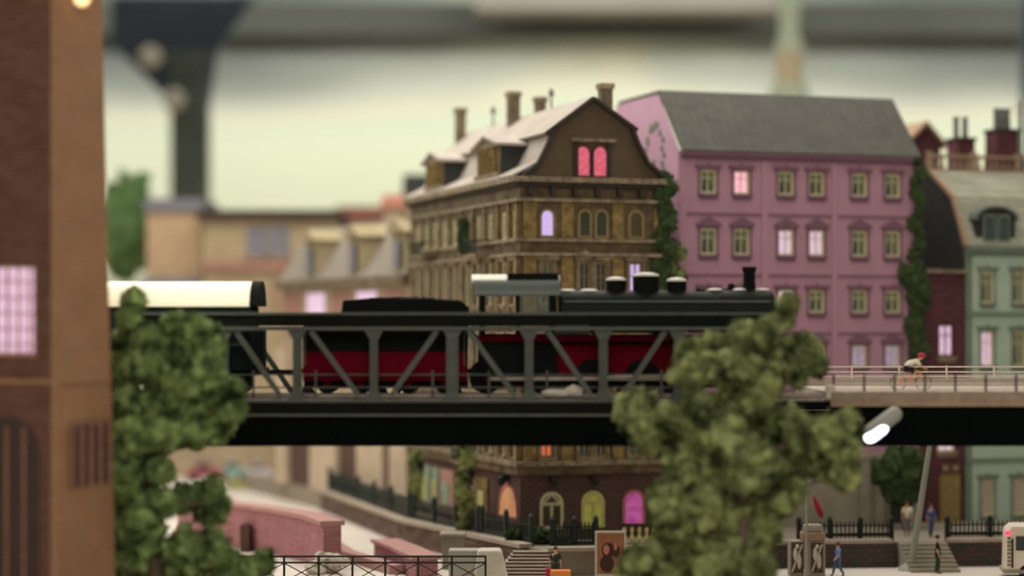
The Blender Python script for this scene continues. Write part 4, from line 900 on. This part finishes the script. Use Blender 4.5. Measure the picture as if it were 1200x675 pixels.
MB().lathe([(1.03, tx(845)), (1.03, tx(902)), (.85, tx(906))], (0, 0, cy), 32, 'x').build('smokebox', M['loco_black'], lo, 40)
MB().lathe([(.8, tx(906)), (.6, tx(909)), (.1, tx(911))], (0, 0, cy), 24, 'x').build('smokebox_door', M['loco_dark'], lo, 40)
for px in (690, 735, 775, 812): MB().lathe([(1.0, tx(px)-.05), (1.0, tx(px)+.05)], (0, 0, cy), 32, 'x').build('boiler_band', M['loco_black'], lo, 40)
tb = cy+br_-.1
for px, r_, ty in ((722, .48, 325), (757, .62, 320), (793, .47, 326)):
    zt = tzp(ty); d = MB().lathe([(r_*1.05, tb-.25), (r_*.96, tb+.1), (r_*.98, zt-.12)], (tx(px), 0, 0), 20).build('dome', M['loco_dark'], lo, 40)
    MB().lathe([(r_*1.0, zt-.12), (r_*.93, zt-.03), (r_*.5, zt+.04), (.05, zt+.06)], (tx(px), 0, 0), 20).build('dome_highlight', M['loco_pale_highlight'], d, 40)  # pale top paints the overhead highlight on the dome
MB().lathe([(.42, tb-.2), (.3, tb+.1), (.27, tzp(320)), (.33, tzp(316)), (.33, tzp(312))], (tx(878), 0, 0), 16).build('chimney', M['loco_dark'], lo, 40)
MB().lathe([(.25, tb-.1), (.22, tzp(338)), (.1, tzp(332))], (tx(857), 0, 0), 12).build('whistle_dome', M['loco_dark'], lo, 40)
MB().box(tx(838), tx(852), -.2, .2, tb-.1, tzp(338)).box(tx(815), tx(826), -.2, .2, tb-.1, tzp(338)).build('boiler_fitting', M['loco_dark'], lo)
MB().cyl((tx(660), -.95, cy+.45), (tx(900), -.95, cy+.45), .035, n=6).build('handrail', M['loco_grey'], lo)
for i in range(5): x = tx(672+i*53); MB().box(x-.02, x+.02, -.98, -.85, cy+.4, cy+.5).build('handrail_bracket', M['loco_grey'], lo)
for px in (664, 690): MB().ball((tx(px), -.1, cy+br_-.02), .42, .3, .1).build('boiler_highlight', M['loco_pale_highlight'], lo, 60)  # pale lumps added as painted highlights along the boiler top
for px in (838, 866, 893): MB().ball((tx(px), -.1, cy+1.0), .36, .3, .09).build('boiler_highlight', M['loco_pale_highlight'], lo, 60)
# cab
c0, c1 = tx(562), tx(652); zc1 = tzp(345); zfl = 1.5
f = MB()
for y in (-1.25, 1.17):
    f.box(c0, c1, y, y+.08, .9, 2.75); f.box(c0, c0+.25, y, y+.08, 2.75, zc1); f.box(c1-.35, c1, y, y+.08, 2.75, zc1); f.box((c0+c1)/2-.1, (c0+c1)/2+.1, y, y+.08, 2.75, zc1)
f.box(c1-.1, c1, -1.17, 1.17, zfl, zc1); f.box(c0, c1, -1.2, 1.2, zfl-.1, zfl); f.build('cab', M['loco_dark'], lo)
MB().box((c0+c1)/2+.1, c1-.35, -1.2, -1.17, 2.75, zc1).build('cab_window', M['glass'], lo)
rf = [(-1.38, zc1-.05), (-1.38, zc1+.12), (-1.15, tzp(331)), (-.6, tzp(323)), (0, tzp(322)), (.6, tzp(323)), (1.15, tzp(331)), (1.38, zc1+.12), (1.38, zc1-.05)]
MB().prism(rf, tx(556), tx(656), 'x').build('cab_roof', M['loco_grey'], lo, 50)
f = MB(); f.prism([(-1.02, tzp(331)+.12), (-.6, tzp(323)+.06), (0, tzp(322)+.04), (.6, tzp(323)+.06), (.6, tzp(323)), (0, tzp(322)), (-.6, tzp(323)), (-1.02, tzp(331))], tx(553), tx(594), 'x'); f.build('roof_highlight', M['loco_pale_highlight'], lo, 50, label='painted highlight on rear part of cab roof')  # pale strip paints the highlight on the cab roof
MB().box(tx(595), tx(654), -.95, .95, tzp(331), tzp(320)).build('roof_vent', M['loco_dark'], lo, bevel=.04)
# running board, frame, cylinders, wheels
MB().box(tx(600), tx(915), -1.3, 1.3, tzp(395), tzp(392)).build('running_board', M['loco_dark'], lo)
MB().box(tx(560), tx(912), -1.32, -1.26, tzp(400), tzp(393)).build('valance', M['loco_red'], lo)
MB().box(tx(560), tx(912), -.6, .6, .25, tzp(396)).build('frame', M['loco_dark'], lo); MB().box(tx(600), tx(905), -.66, -.6, .9, tzp(404)).build('frame_plate', M['loco_red'], lo)
for px in (560, 625, 683, 741, 799): 
    for y in (-.8, .8): wheel(lo, tx(px)+.4, y, .80, name='driving_wheel')
for y in (-.8, .8): wheel(lo, tx(886), y, .48, spokes=9, name='leading_wheel')
MB().box(tx(572), tx(815), -.98, -.92, .62, .78).build('coupling_rod', M['rail_steel'], lo); MB().bar((tx(700), -1.05, .75), (tx(850), -1.05, .98), .12, .08).build('connecting_rod', M['rail_steel'], lo)
MB().lathe([(.42, tx(845)), (.42, tx(880))], (0, -1.15, .98), 16, 'x').lathe([(.42, tx(845)), (.42, tx(880))], (0, 1.15, .98), 16, 'x').build('cylinder', M['loco_dark'], lo, 40)
MB().lathe([(.3, tx(650)), (.3, tx(690))], (0, -1.12, tzp(386)), 14, 'x').build('air_tank', M['loco_grey'], lo, 40)
MB().box(tx(912), tx(916), -1.3, 1.3, .75, 1.3).build('buffer_beam', M['loco_red'], lo)
for y in (-.85, .85): MB().lathe([(.1, tx(916)), (.1, tx(924)), (.25, tx(924)), (.25, tx(926))], (0, y, 1.05), 14, 'x').build('buffer', M['loco_dark'], lo, 40)
MB().lathe([(.13, 0), (.13, -.2)], (tx(918), -.75, 1.6), 12, 'y').build('head_lamp', M['loco_pale_highlight'], lo, 40)
# tender
te = thing('tender', 'black coal tender with crimson frame behind the engine', 'tender', (0, TD, RT))
MB().box(tx(358), tx(548), -1.3, 1.3, tzp(412), tzp(368)).build('tank', M['loco_dark'], te, bevel=.06)
MB().prism([(tx(402), tzp(368)), (tx(404), tzp(352)), (tx(440), tzp(349)), (tx(500), tzp(350)), (tx(540), tzp(352)), (tx(549), tzp(360)), (tx(549), tzp(368))], -1.2, 1.2).build('coal_bunker', M['loco_dark'], te, bevel=.05)
cb = MB(); blob(cb, (tx(470), 0, tzp(352)), 1.7, .9, .16, 4, .4, 4, 2); cb.build('coal', M['coal'], te)
MB().box(tx(358), tx(548), -1.2, -1.1, .62, tzp(412)).build('frame', M['loco_red'], te); MB().box(tx(358), tx(548), -.7, .7, .25, tzp(412)).build('underframe', M['loco_dark'], te)
for px in (385, 425, 480, 522):
    for y in (-.8, .8): wheel(te, tx(px), y, .5, spokes=9)
MB().box(tx(548), tx(560), -.15, .15, .95, 1.15).box(tx(345), tx(358), -.12, .12, .95, 1.15).build('coupling', M['loco_dark'], te)
for px in (361, 545): MB().cyl((tx(px), -1.34, 1.3), (tx(px), -1.34, tzp(390)), .03, n=6).build('handrail', M['loco_grey'], te)
# coach
co = thing('passenger_coach', 'dark coach with bright cream roof at the left end of the train', 'coach', (0, TD, RT))
x0, x1 = tx(60), tx(303); ze = tzp(359)
MB().box(x0, x1-.15, -1.35, 1.35, 1.05, ze).build('body', M['coach_body'], co, bevel=.05)
rf = [(-1.45, ze-.02), (-1.45, ze+.1), (-1.3, ze+.55), (-.95, tzp(336)), (-.5, tzp(331)), (0, tzp(329.5)), (.5, tzp(331)), (.95, tzp(336)), (1.3, ze+.55), (1.45, ze+.1), (1.45, ze-.02)]
MB().prism(rf, x0-.1, x1-.25, 'x').build('roof', M['coach_roof'], co, 50)
rfe = [(y*1.02, z+.03) for y, z in rf]; MB().prism(rfe, x1-.25, x1+.2, 'x').build('roof_end', M['loco_dark'], co, 50)
for i in range(7): x = x0+.7+i*1.25; w_ = MB().box(x, x+.8, -1.38, -1.35, 2.3, 3.2).build('window', M['car_glass'], co); MB().box(x-.05, x+.85, -1.4, -1.35, 2.22, 2.3).build('window_sill', M['loco_grey'], w_)
MB().box(x0, x1-.2, -1.1, 1.1, .8, 1.05).build('underframe', M['loco_dark'], co)
for px in (90, 130, 245, 283):
    for y in (-.8, .8): wheel(co, tx(px), y, .48, 'loco_dark', 8)
MB().box(x1-.15, tx(348), -.12, .12, .9, 1.1).build('coupling', M['loco_dark'], co); MB().box(x1-.15, x1+.3, -.6, .6, 1.1, 3.0).build('gangway', M['loco_dark'], co)
for y in (-.85, .85): MB().lathe([(.1, x1-.15), (.1, x1+.3), (.22, x1+.3), (.22, x1+.38)], (0, y, 1.0), 12, 'x').build('buffer', M['loco_dark'], co, 40)

# ------------------------------------------------------------------ people
def skin(name, joints, edges, m, parent, root=0, sub=2):
    me = bpy.data.meshes.new(name); me.from_pydata([j[:3] for j in joints], edges, []); me.materials.append(m)
    o = bpy.data.objects.new(name, me); C.objects.link(o); md = o.modifiers.new('skin', 'SKIN'); md.use_smooth_shade = True
    sv = me.skin_vertices[0].data
    for i, j in enumerate(joints): sv[i].radius = (j[3], j[3] if len(j) < 5 else j[4]); sv[i].use_root = (i == root)
    s = o.modifiers.new('subdivision', 'SUBSURF'); s.levels = sub; s.render_levels = sub
    o.parent = parent; return o
def limb_pose(kind):
    # returns joint dict (x forward/right, y depth, z up) for a 1.75 m person
    P = dict(pel=(0, 0, .95), waist=(0, 0, 1.1), chest=(0, 0, 1.33), neck=(0, 0, 1.5), head=(0, 0, 1.64), lh=(0, -.1, .9), rh=(0, .1, .9),
             lk=(.05, -.1, .5), rk=(-.02, .1, .5), la=(0, -.1, .09), ra=(-.1, .1, .09), lt=(.17, -.1, .04), rt=(.07, .1, .04),
             ls=(0, -.19, 1.43), rs=(0, .19, 1.43), le=(-.04, -.25, 1.15), re=(.04, .25, 1.15), lw=(.05, -.26, .9), rw=(.1, .26, .92))
    if kind == 'walk': P.update(lk=(.16, -.1, .52), la=(.26, -.1, .1), lt=(.42, -.1, .07), rk=(-.04, .1, .5), ra=(-.3, .1, .12), rt=(-.16, .1, .04), le=(-.16, -.24, 1.17), lw=(-.12, -.25, .93), re=(.1, .24, 1.16), rw=(.28, .24, .98))
    if kind == 'ride': P.update(pel=(-.25, 0, .98), waist=(-.14, 0, 1.12), chest=(.12, 0, 1.27), neck=(.32, 0, 1.34), head=(.46, 0, 1.42), lh=(-.22, -.09, .95), rh=(-.22, .09, .95),
             lk=(.14, -.1, .78), la=(.0, -.1, .32), lt=(.14, -.1, .26), rk=(.2, .1, .92), ra=(.1, .1, .52), rt=(.24, .1, .46),
             ls=(.24, -.18, 1.27), rs=(.24, .18, 1.27), le=(.34, -.22, 1.07), re=(.34, .22, 1.07), lw=(.52, -.2, .98), rw=(.52, .2, .98))
    return P
def person(label, loc, rz, kind, top, legs, hair='hair', helmet=False, k=1.0):
    t = thing('person', label, 'person', loc, rz); t.scale = (k, k, k); P = limb_pose(kind)
    names = ['pel', 'waist', 'chest', 'neck', 'head', 'lh', 'lk', 'la', 'lt', 'rh', 'rk', 'ra', 'rt', 'ls', 'le', 'lw', 'rs', 're', 'rw']
    rad = dict(pel=.12, waist=.11, chest=.13, neck=.055, head=.09, lh=.09, rh=.09, lk=.06, rk=.06, la=.04, ra=.04, lt=.04, rt=.04, ls=.055, rs=.055, le=.042, re=.042, lw=.027, rw=.027)
    J = [(*P[n], rad[n]) for n in names]; ix = {n: i for i, n in enumerate(names)}
    E = [('pel', 'waist'), ('waist', 'chest'), ('chest', 'neck'), ('neck', 'head'), ('pel', 'lh'), ('lh', 'lk'), ('lk', 'la'), ('la', 'lt'), ('pel', 'rh'), ('rh', 'rk'), ('rk', 'ra'), ('ra', 'rt'), ('chest', 'ls'), ('ls', 'le'), ('le', 'lw'), ('chest', 'rs'), ('rs', 're'), ('re', 'rw')]
    E = [(ix[a], ix[b]) for a, b in E]
    hd = Vector(P['head']); J.append((hd.x+.02, hd.y, hd.z+.1, .075)); E.append((ix['head'], len(J)-1))
    for w_, e_ in (('lw', 'le'), ('rw', 're')):
        W_ = Vector(P[w_]); d = (W_-Vector(P[e_])).normalized(); a = Vector((0, 1, 0)); b = d.cross(a).normalized()
        pc = W_+d*.07; J.append((*pc, .026)); pi_ = len(J)-1; E.append((ix[w_], pi_))
        for q, ln in ((-.03, .06), (-.01, .075), (.01, .07), (.03, .055)):
            p1 = pc+b*q+d*ln; J.append((*p1, .009)); E.append((pi_, len(J)-1)); p2 = p1+d*.02+a*(.015 if w_ == 'rw' else -.015)*-1; J.append((*p2, .008)); E.append((len(J)-2, len(J)-1))
        p1 = W_+d*.04+b*-.05; J.append((*p1, .01)); E.append((pi_, len(J)-1))
    skin('body', J, E, M['skin'], t)
    def part(nm, ns, es, g, m):
        J = [(*P[n], rad[n]*1.0+g) for n in ns]; ii = {n: i for i, n in enumerate(ns)}
        skin(nm, J, [(ii[a], ii[b]) for a, b in es], m, t)
    part('shirt', ['chest', 'waist', 'ls', 'le', 'rs', 're', 'pel'], [('chest', 'waist'), ('waist', 'pel'), ('chest', 'ls'), ('ls', 'le'), ('chest', 'rs'), ('rs', 're')], .028, top)
    if kind == 'ride': part('shorts', ['pel', 'lh', 'lk', 'rh', 'rk'], [('pel', 'lh'), ('lh', 'lk'), ('pel', 'rh'), ('rh', 'rk')], .022, legs)
    else: part('trousers', ['pel', 'lh', 'lk', 'la', 'rh', 'rk', 'ra'], [('pel', 'lh'), ('lh', 'lk'), ('lk', 'la'), ('pel', 'rh'), ('rh', 'rk'), ('rk', 'ra')], .025, legs)
    for s in 'lr':
        a = Vector(P[s+'a']); b = Vector(P[s+'t']); skin('shoe', [(a.x-.03, a.y, a.z-.02, .05), (b.x, b.y, b.z, .045)], [(0, 1)], M['black_cloth'], t)
    hc = (hd.x-.015, hd.y, hd.z+.08)
    if helmet: MB().ball((hd.x-.01, hd.y, hd.z+.09), .17, .13, .12, 14, 9).build('helmet', M['red_cloth'], t, 80)
    else: MB().ball(hc, .115, .105, .11, 14, 9).build('hair', M[hair], t, 80)
    f = MB(); f.ball((hd.x+.11, hd.y, hd.z+.03), .025, .015, .025, 8, 6); f.build('nose', M['skin'], t, 80)
    f = MB()
    for y in (-.035, .035): f.ball((hd.x+.1, hd.y+y, hd.z+.055), .012, .014, .01, 8, 6)
    f.build('eyes', M['black_cloth'], t, 80)
    return t
# cyclist and bicycle
cyD = 99.6; cp = px_at(1068, 458, cyD)
cyc = person('bent forward cyclist in white jersey, black shorts and red helmet', (cp.x, cyD, dz), 0, 'ride', M['white_cloth'], M['black_cloth'], helmet=True, k=1.08)
bk = thing('bicycle', 'orange framed bicycle under the cyclist on the bridge deck', 'bicycle', (cp.x, cyD, dz)); bk.scale = (1.08, 1.08, 1.08)
for x in (-.58, .52):
    f = MB(); n = 24
    for i in range(n): a = 2*math.pi*i/n; b = 2*math.pi*(i+1)/n; f.cyl((x+.33*math.cos(a), 0, .34+.33*math.sin(a)), (x+.33*math.cos(b), 0, .34+.33*math.sin(b)), .02, n=6, caps=False)
    w_ = f.build('wheel', M['tyre'], bk); f = MB()
    for i in range(10): a = 2*math.pi*i/10; f.cyl((x, 0, .34), (x+.32*math.cos(a), 0, .34+.32*math.sin(a)), .005, n=4)
    f.cyl((x, -.04, .34), (x, .04, .34), .03, n=8); f.build('spokes', M['rail_grey'], w_)
f = MB()
for a, b in (((-.58, 0, .34), (-.06, 0, .3)), ((-.06, 0, .3), (-.22, 0, .82)), ((-.22, 0, .78), (.36, 0, .82)), ((-.06, 0, .3), (.38, 0, .74)), ((-.58, 0, .34), (-.2, 0, .72)), ((.52, 0, .34), (.36, 0, .86))): f.cyl(a, b, .03, n=8)
f.build('frame', M['orange_paint'], bk, 60)
MB().box(-.36, -.12, -.07, .07, .83, .88).build('saddle', M['black_cloth'], bk, bevel=.02); MB().cyl((.38, 0, .86), (.42, 0, .94), .02, n=6).cyl((.42, -.22, .94), (.42, .22, .94), .018, n=8).cyl((.42, -.22, .94), (.55, -.22, .93), .018, n=6).cyl((.42, .22, .94), (.55, .22, .93), .018, n=6).build('handlebar', M['black_cloth'], bk)
MB().lathe([(.09, -.03), (.09, .0)], (-.06, 0, .3), 14, 'y').bar((-.06, -.06, .3), (.02, -.06, .22), .02, .02).bar((-.06, .06, .3), (.06, .06, .42), .02, .02).box(.0, .1, -.14, -.05, .2, .225).box(.06, .16, .05, .14, .41, .435).build('crank', M['rail_steel'], bk)
for px, D_, z, k_, kind, tp, lg, lab, rz in ((982, 113.6, .3, 1.0, 'walk', 'blue_cloth', 'jeans', 'person in light blue shirt and jeans walking past the brick wall', R(200)),
        (1099, 115.0, .3, 1.15, 'stand', 'black_cloth', 'green_cloth', 'person in dark clothes standing before the right-hand steps', R(-10)),
        (1091, 121.4, TZ, 1.05, 'stand', 'strong_blue', 'jeans', 'person in blue jacket standing on terrace by the maroon house', R(-60)),
        (1063, 122.0, TZ, 1.1, 'stand', 'white_cloth', 'grey_cloth', 'person in pale top on terrace left of the blue jacket', R(-100)),
        (651, 110.6, .3, 1.05, 'stand', 'green_cloth', 'green_cloth', 'person in dark green coat at the foot of the corner steps', R(-90))):
    person(lab, (((px-600)/F*D_), D_, z), rz, kind, M[tp], M[lg], k=k_)
# orange cart by the steps
p0 = px_at(656, 668, 108.8); t = thing('handcart', 'orange handcart with red end before the corner steps', 'cart', (p0.x, 108.8, .3)); ztop = p0.z-.3
MB().box(-.5, .55, -.4, .4, .45, ztop).build('tray', M['orange_paint'], t, bevel=.04); MB().box(-.72, -.5, -.3, .3, .55, ztop+.1).build('end_box', M['dull_red'], t, bevel=.03)
for x in (-.35, .38):
    for y in (-.42, .42): MB().lathe([(.24, -.04), (.24, .04)], (x, y, .24), 14, 'y').build('wheel', M['tyre'], t, 40)
MB().box(-.4, .45, -.05, .05, .2, .46).build('axle_frame', M['fence_iron'], t)

# ------------------------------------------------------------------ street pole, bridge lamp, van
b0 = px_at(1067, 668, 116.4); t1_ = px_at(1092, 505, 116.4)
t = thing('street_pole', 'light grey street pole leaning right, foot in front of the steps', 'pole', (b0.x, 116.4, .3))
top = Vector((t1_.x-b0.x, 0, t1_.z-.3)); MB().cyl((0, 0, 0), top, .19, .13, 12).build('shaft', M['pole_grey'], t, 40); MB().lathe([(.7, 0), (.6, .2), (.28, .4), (.24, .6)], n=14).build('foot', M['concrete'], t, 40)
MB().ball(top, .14, .14, .14).build('cap', M['pole_grey'], t, 60)
D_ = 94.9; a = px_at(1020, 508, D_); b = px_at(1050, 486, D_); ln = (b-a).length; an = math.atan2(b.z-a.z, b.x-a.x)
t = thing('bridge_lamp', 'glowing capsule shaped lamp in front of the dark bridge girder', 'lamp', (a+b)/2); t.rotation_euler = (0, -an, 0)
def caps(x0, x1, r, zoff, sq, n=16):
    pr_ = []
    for i in range(7): q = math.pi/2*i/6; pr_.append((r*math.sin(q)+.001, x0-r*math.cos(q)+r))
    for i in range(7): q = math.pi/2*(1-i/6); pr_.append((r*math.sin(q)+.001, x1+r*math.cos(q)-r))
    f = MB(Matrix.Diagonal((1, 1, sq, 1))); f.lathe(pr_, (0, 0, zoff/sq), n, 'x'); return f
caps(-ln/2-.3, ln/2+.3, .40, .05, .9).build('housing', M['lamp_shell'], t, 60); lg = caps(-ln/2-.40, ln/2*.2, .38, -.10, .8).build('lamp_glass', M['lamp_glow'], t, 60); lg.location = (0, -.1, 0)
MB().bar((ln/2*.4, .15, 0), (ln/2*.4, 1.35, 0), .12, .12).build('bracket', M['girder'], t)
# van at right edge
D_ = 112.4; x0 = (1178-600)/F*D_; z1 = zat(616, D_)-.3
t = thing('camper_van', 'cream camper van with glowing red tail lamp at right edge', 'van', (x0, D_, .3), R(-8))
MB().prism([(0, .45), (6, .45), (6, z1-.25), (5.6, z1), (.35, z1), (.05, z1-.3)], 0, 2.2).build('body', M['van'], t, bevel=.1)
for x in (1.1, 4.8):
    for y in (-.02, 1.95): MB().lathe([(.38, 0), (.38, .25)], (x, y, .38), 16, 'y').build('wheel', M['tyre'], t, 40)
MB().box(.32, .42, -.05, 0, .6, z1-.7).build('door_seam', M['dark_trim'], t); MB().box(.55, 1.6, -.04, 0, z1-1.3, z1-.55).build('window', M['car_glass'], t)
f = MB()
for i in range(8): f.box(.1, .28, -.05, 0, .7+i*.2, .8+i*.2)
f.build('vent_grille', M['stone_trim'], t); MB().ball((.12, -.05, z1-.38), .13, .08, .12).build('tail_lamp', M['red_glow'], t, 60)
MB().box(-.1, 6.1, -.05, 2.25, .3, .5).build('bumper', M['grey_stone'], t)

# ------------------------------------------------------------------ brown tower in front
wx, wy = -18.0, 84.0; wth = R(-20)
tw = thing('brick_tower', 'tall brown brick tower at the left edge, close to the viewer', 'tower', (wx, wy, .3), wth); HT = 34.0
wY = lambda px, py=0: hit(px, wx, wy, wth+math.pi/2); wX = lambda px: hit(px, wx, wy, wth); wZ = lambda py: zat(py, wy+.8)-.3
def wd(z): return 4.75+(3.55-4.75)*z/26.5
f = MB(); f.add([(0, 0, 0), (0, wd(0), 0), (-6, wd(0), 0), (-6, .01, 0), (0, 0, HT), (0, wd(HT), HT), (-6, wd(HT), HT), (-6, .01, HT)], [(0, 1, 2, 3), (7, 6, 5, 4), (0, 4, 5, 1), (1, 5, 6, 2), (2, 6, 7, 3)]); f.build('body', M['tower'], tw, label='brown brick faces in the lit tone')
MB().quad((0, -.01, 0), (-6, -.01, 0), (-6, -.01, HT), (0, -.01, HT)).box(-6, 0, -.01, .02, 0, HT).build('front_face', M['tower_shaded'], tw, label='brown street face in the shaded tone')
MB().box(-.12, .1, -.12, .3, 0, HT).build('corner_quoin', M['tower'], tw, bevel=.03)
z = wZ(447); MB().box(-6, .08, -.08, 4.2, z-.1, z+.1).build('ledge', M['tower'], tw, bevel=.03)
s0, s1 = wY(82), wY(126); za, zb_ = wZ(572), wZ(496)
f = MB(); f.box(.0, .04, s0, s1, za, zb_); g = f.build('louvre_panel', M['tower_deep'], tw); f = MB()
for i in range(5): y = s0+(s1-s0)*i/4; f.box(.04, .16, y-.09, y+.09, za, zb_)
f.box(.04, .16, s0, s1, zb_-.12, zb_); f.build('louvre_bars', M['tower_shaded'], g)
xa, xb = wX(-20), wX(42); za, zb_ = wZ(415), wZ(314); f = MB(); f.box(xa, xb, -.06, -.02, za, zb_); g = f.build('window', M['lit_white'], tw, label='lit pinkish lattice window'); f = MB()
f.box(xa-.1, xb+.12, -.14, -.06, zb_, zb_+.12); f.box(xa-.1, xb+.12, -.14, -.06, za-.12, za); f.box(xb, xb+.12, -.14, -.06, za, zb_)
f.build('window_frame', M['tower_shaded'], g); f = MB()
f.box(xa, xb, -.1, -.05, za+.02, za+.08)
for i in range(4): f.box(xb-.28-i*.5, xb-.2-i*.5, -.1, -.06, za, zb_)
for j in range(5): f.box(xa, xb, -.1, -.06, za+.35+j*.62, za+.41+j*.62)
f.build('lattice', M['poster_pink'], g)
xa, xb = wX(-25), wX(46); f = MB(); pprism(f, FR, arch_pts(xa, xb, 0, wZ(488), 10), -.05, -.01); g = f.build('arch_recess', M['tower_deep'], tw)
f = MB()
for i in range(3): f.box(xa+.5+i*.8, xa+.62+i*.8, -.12, -.05, 0, wZ(500))
f.build('arch_bars', M['tower_shaded'], g)
p0 = px_at(96, -2, 84.6); t = thing('wall_lamp', 'small warm glowing lamp on the tower at the top edge', 'lamp', p0)
MB().ball((0, 0, 0), .33, .25, .33).build('globe', M['warm_glow'], t, 60); MB().bar((0, 0, .28), (-.3, .9, .5), .08, .08).build('bracket', M['fence_iron'], t)

# ------------------------------------------------------------------ near trees
def tree(label, D, trunk, clumps, seed, mname='foliage'):
    random.seed(seed); s_ = D/F; bx_ = (trunk[0][0]-600)*s_
    t = thing('tree', label, 'tree', (bx_, D, .3))
    def loc(px, py, dd=0): p = px_at(px, py, D+dd); return Vector((p.x-bx_, dd, p.z-.3))
    f = MB(); pts = [Vector((0, 0, 0))]+[loc(*q) for q in trunk[1:]]
    for i in range(len(pts)-1): f.cyl(pts[i], pts[i+1], .42*(1-i/len(pts)), .42*(1-(i+1)/len(pts))+.04, 10)
    f.build('trunk', M['bark'], t, 60); f = MB()
    fo = MB()
    for i, (px, py, r) in enumerate(clumps):
        dd = random.uniform(-1.1, 1.1) if len(clumps[i]) < 4 else 0
        c = loc(px, py, dd); r_ = r*s_*.84
        near = min(pts, key=lambda q: (q-c).length+(0 if q.z < c.z else 3))
        f.cyl(near, c, .09, .04, 6)
        sx, sz = random.uniform(.85, 1.1), random.uniform(.85, 1.15)
        blob(fo, c, r_*sx, r_*random.uniform(.8, 1.1), r_*sz, 4, .62, 1.35, i+seed, .35)
        for q in range(1):
            v = Vector((random.gauss(0, 1), random.gauss(0, 1), random.gauss(0, 1))).normalized()*r_*.7
            blob(fo, c+v, r_*.55, r_*.55, r_*.6, 3, .5, 1.4, i*3+q+seed, .3)
        leaves(fo, c, r_*1.1*sx, r_*1.1, r_*1.1*sz, 1300, .07)
    f.build('branches', M['bark'], t); o = fo.build('foliage', M[mname], t); 
    o.data.polygons.foreach_set('use_smooth', [True]*len(o.data.polygons))
    return t
right = [(924, 357, 13), (915, 376, 15), (897, 392, 17), (870, 398, 20), (838, 408, 18), (812, 412, 17), (806, 436, 22), (835, 432, 20), (905, 420, 24), (940, 412, 22), (957, 428, 16), (868, 432, 26), (885, 460, 26), (858, 470, 24), (905, 447, 15), (935, 440, 14),
         (748, 484, 27), (760, 508, 20), (786, 492, 20), (815, 478, 20), (815, 505, 26), (850, 505, 30), (893, 498, 28), (925, 495, 20), (940, 512, 26), (968, 508, 20), (992, 503, 22), (985, 528, 24), (955, 540, 26), (990, 556, 20), (920, 540, 30), (880, 545, 34), (840, 545, 30), (795, 530, 22),
         (800, 572, 28), (775, 582, 16), (830, 590, 34), (790, 608, 28), (870, 600, 34), (905, 580, 26), (930, 575, 16), (815, 640, 34), (775, 645, 22), (860, 645, 38), (900, 625, 16), (745, 662, 20), (785, 670, 28), (845, 680, 34), (890, 668, 22)]
left = [(172, 560, 20), (178, 592, 16), (170, 535, 18), (142, 420, 16), (142, 500, 20), (165, 520, 20), (142, 530, 16), (165, 575, 18), (142, 575, 16), (165, 610, 20), (142, 630, 18), (157, 352, 14), (152, 372, 17), (150, 400, 20), (172, 395, 18), (205, 382, 17), (228, 388, 18), (246, 405, 20), (240, 430, 24), (205, 415, 22), (180, 428, 26), (148, 435, 24), (214, 440, 26), (248, 452, 20), (275, 458, 13), (272, 480, 18), (252, 497, 22), (222, 495, 28), (188, 475, 28), (150, 475, 26), (185, 505, 26), (150, 515, 26), (230, 515, 14),
        (145, 555, 26), (178, 548, 20), (190, 552, 16), (150, 600, 28), (190, 590, 22), (215, 585, 16), (236, 578, 15), (250, 572, 14), (246, 600, 20), (255, 590, 16), (178, 620, 18), (155, 645, 30), (215, 648, 26), (245, 640, 24), (225, 668, 26), (185, 668, 30), (265, 660, 22), (285, 668, 16), (308, 660, 16), (150, 680, 22)]
tree('large olive green tree in front of the bridge, right of centre', 90, [(870, 675), (868, 640), (872, 590), (868, 540), (875, 490), (880, 440), (905, 390)], right, 11)
tree('olive green tree beside the brown tower, its top before the cream coach roof', 90.5, [(180, 675), (182, 640), (176, 590), (182, 540), (190, 490), (186, 440), (165, 380)], left, 23, 'foliage_left')
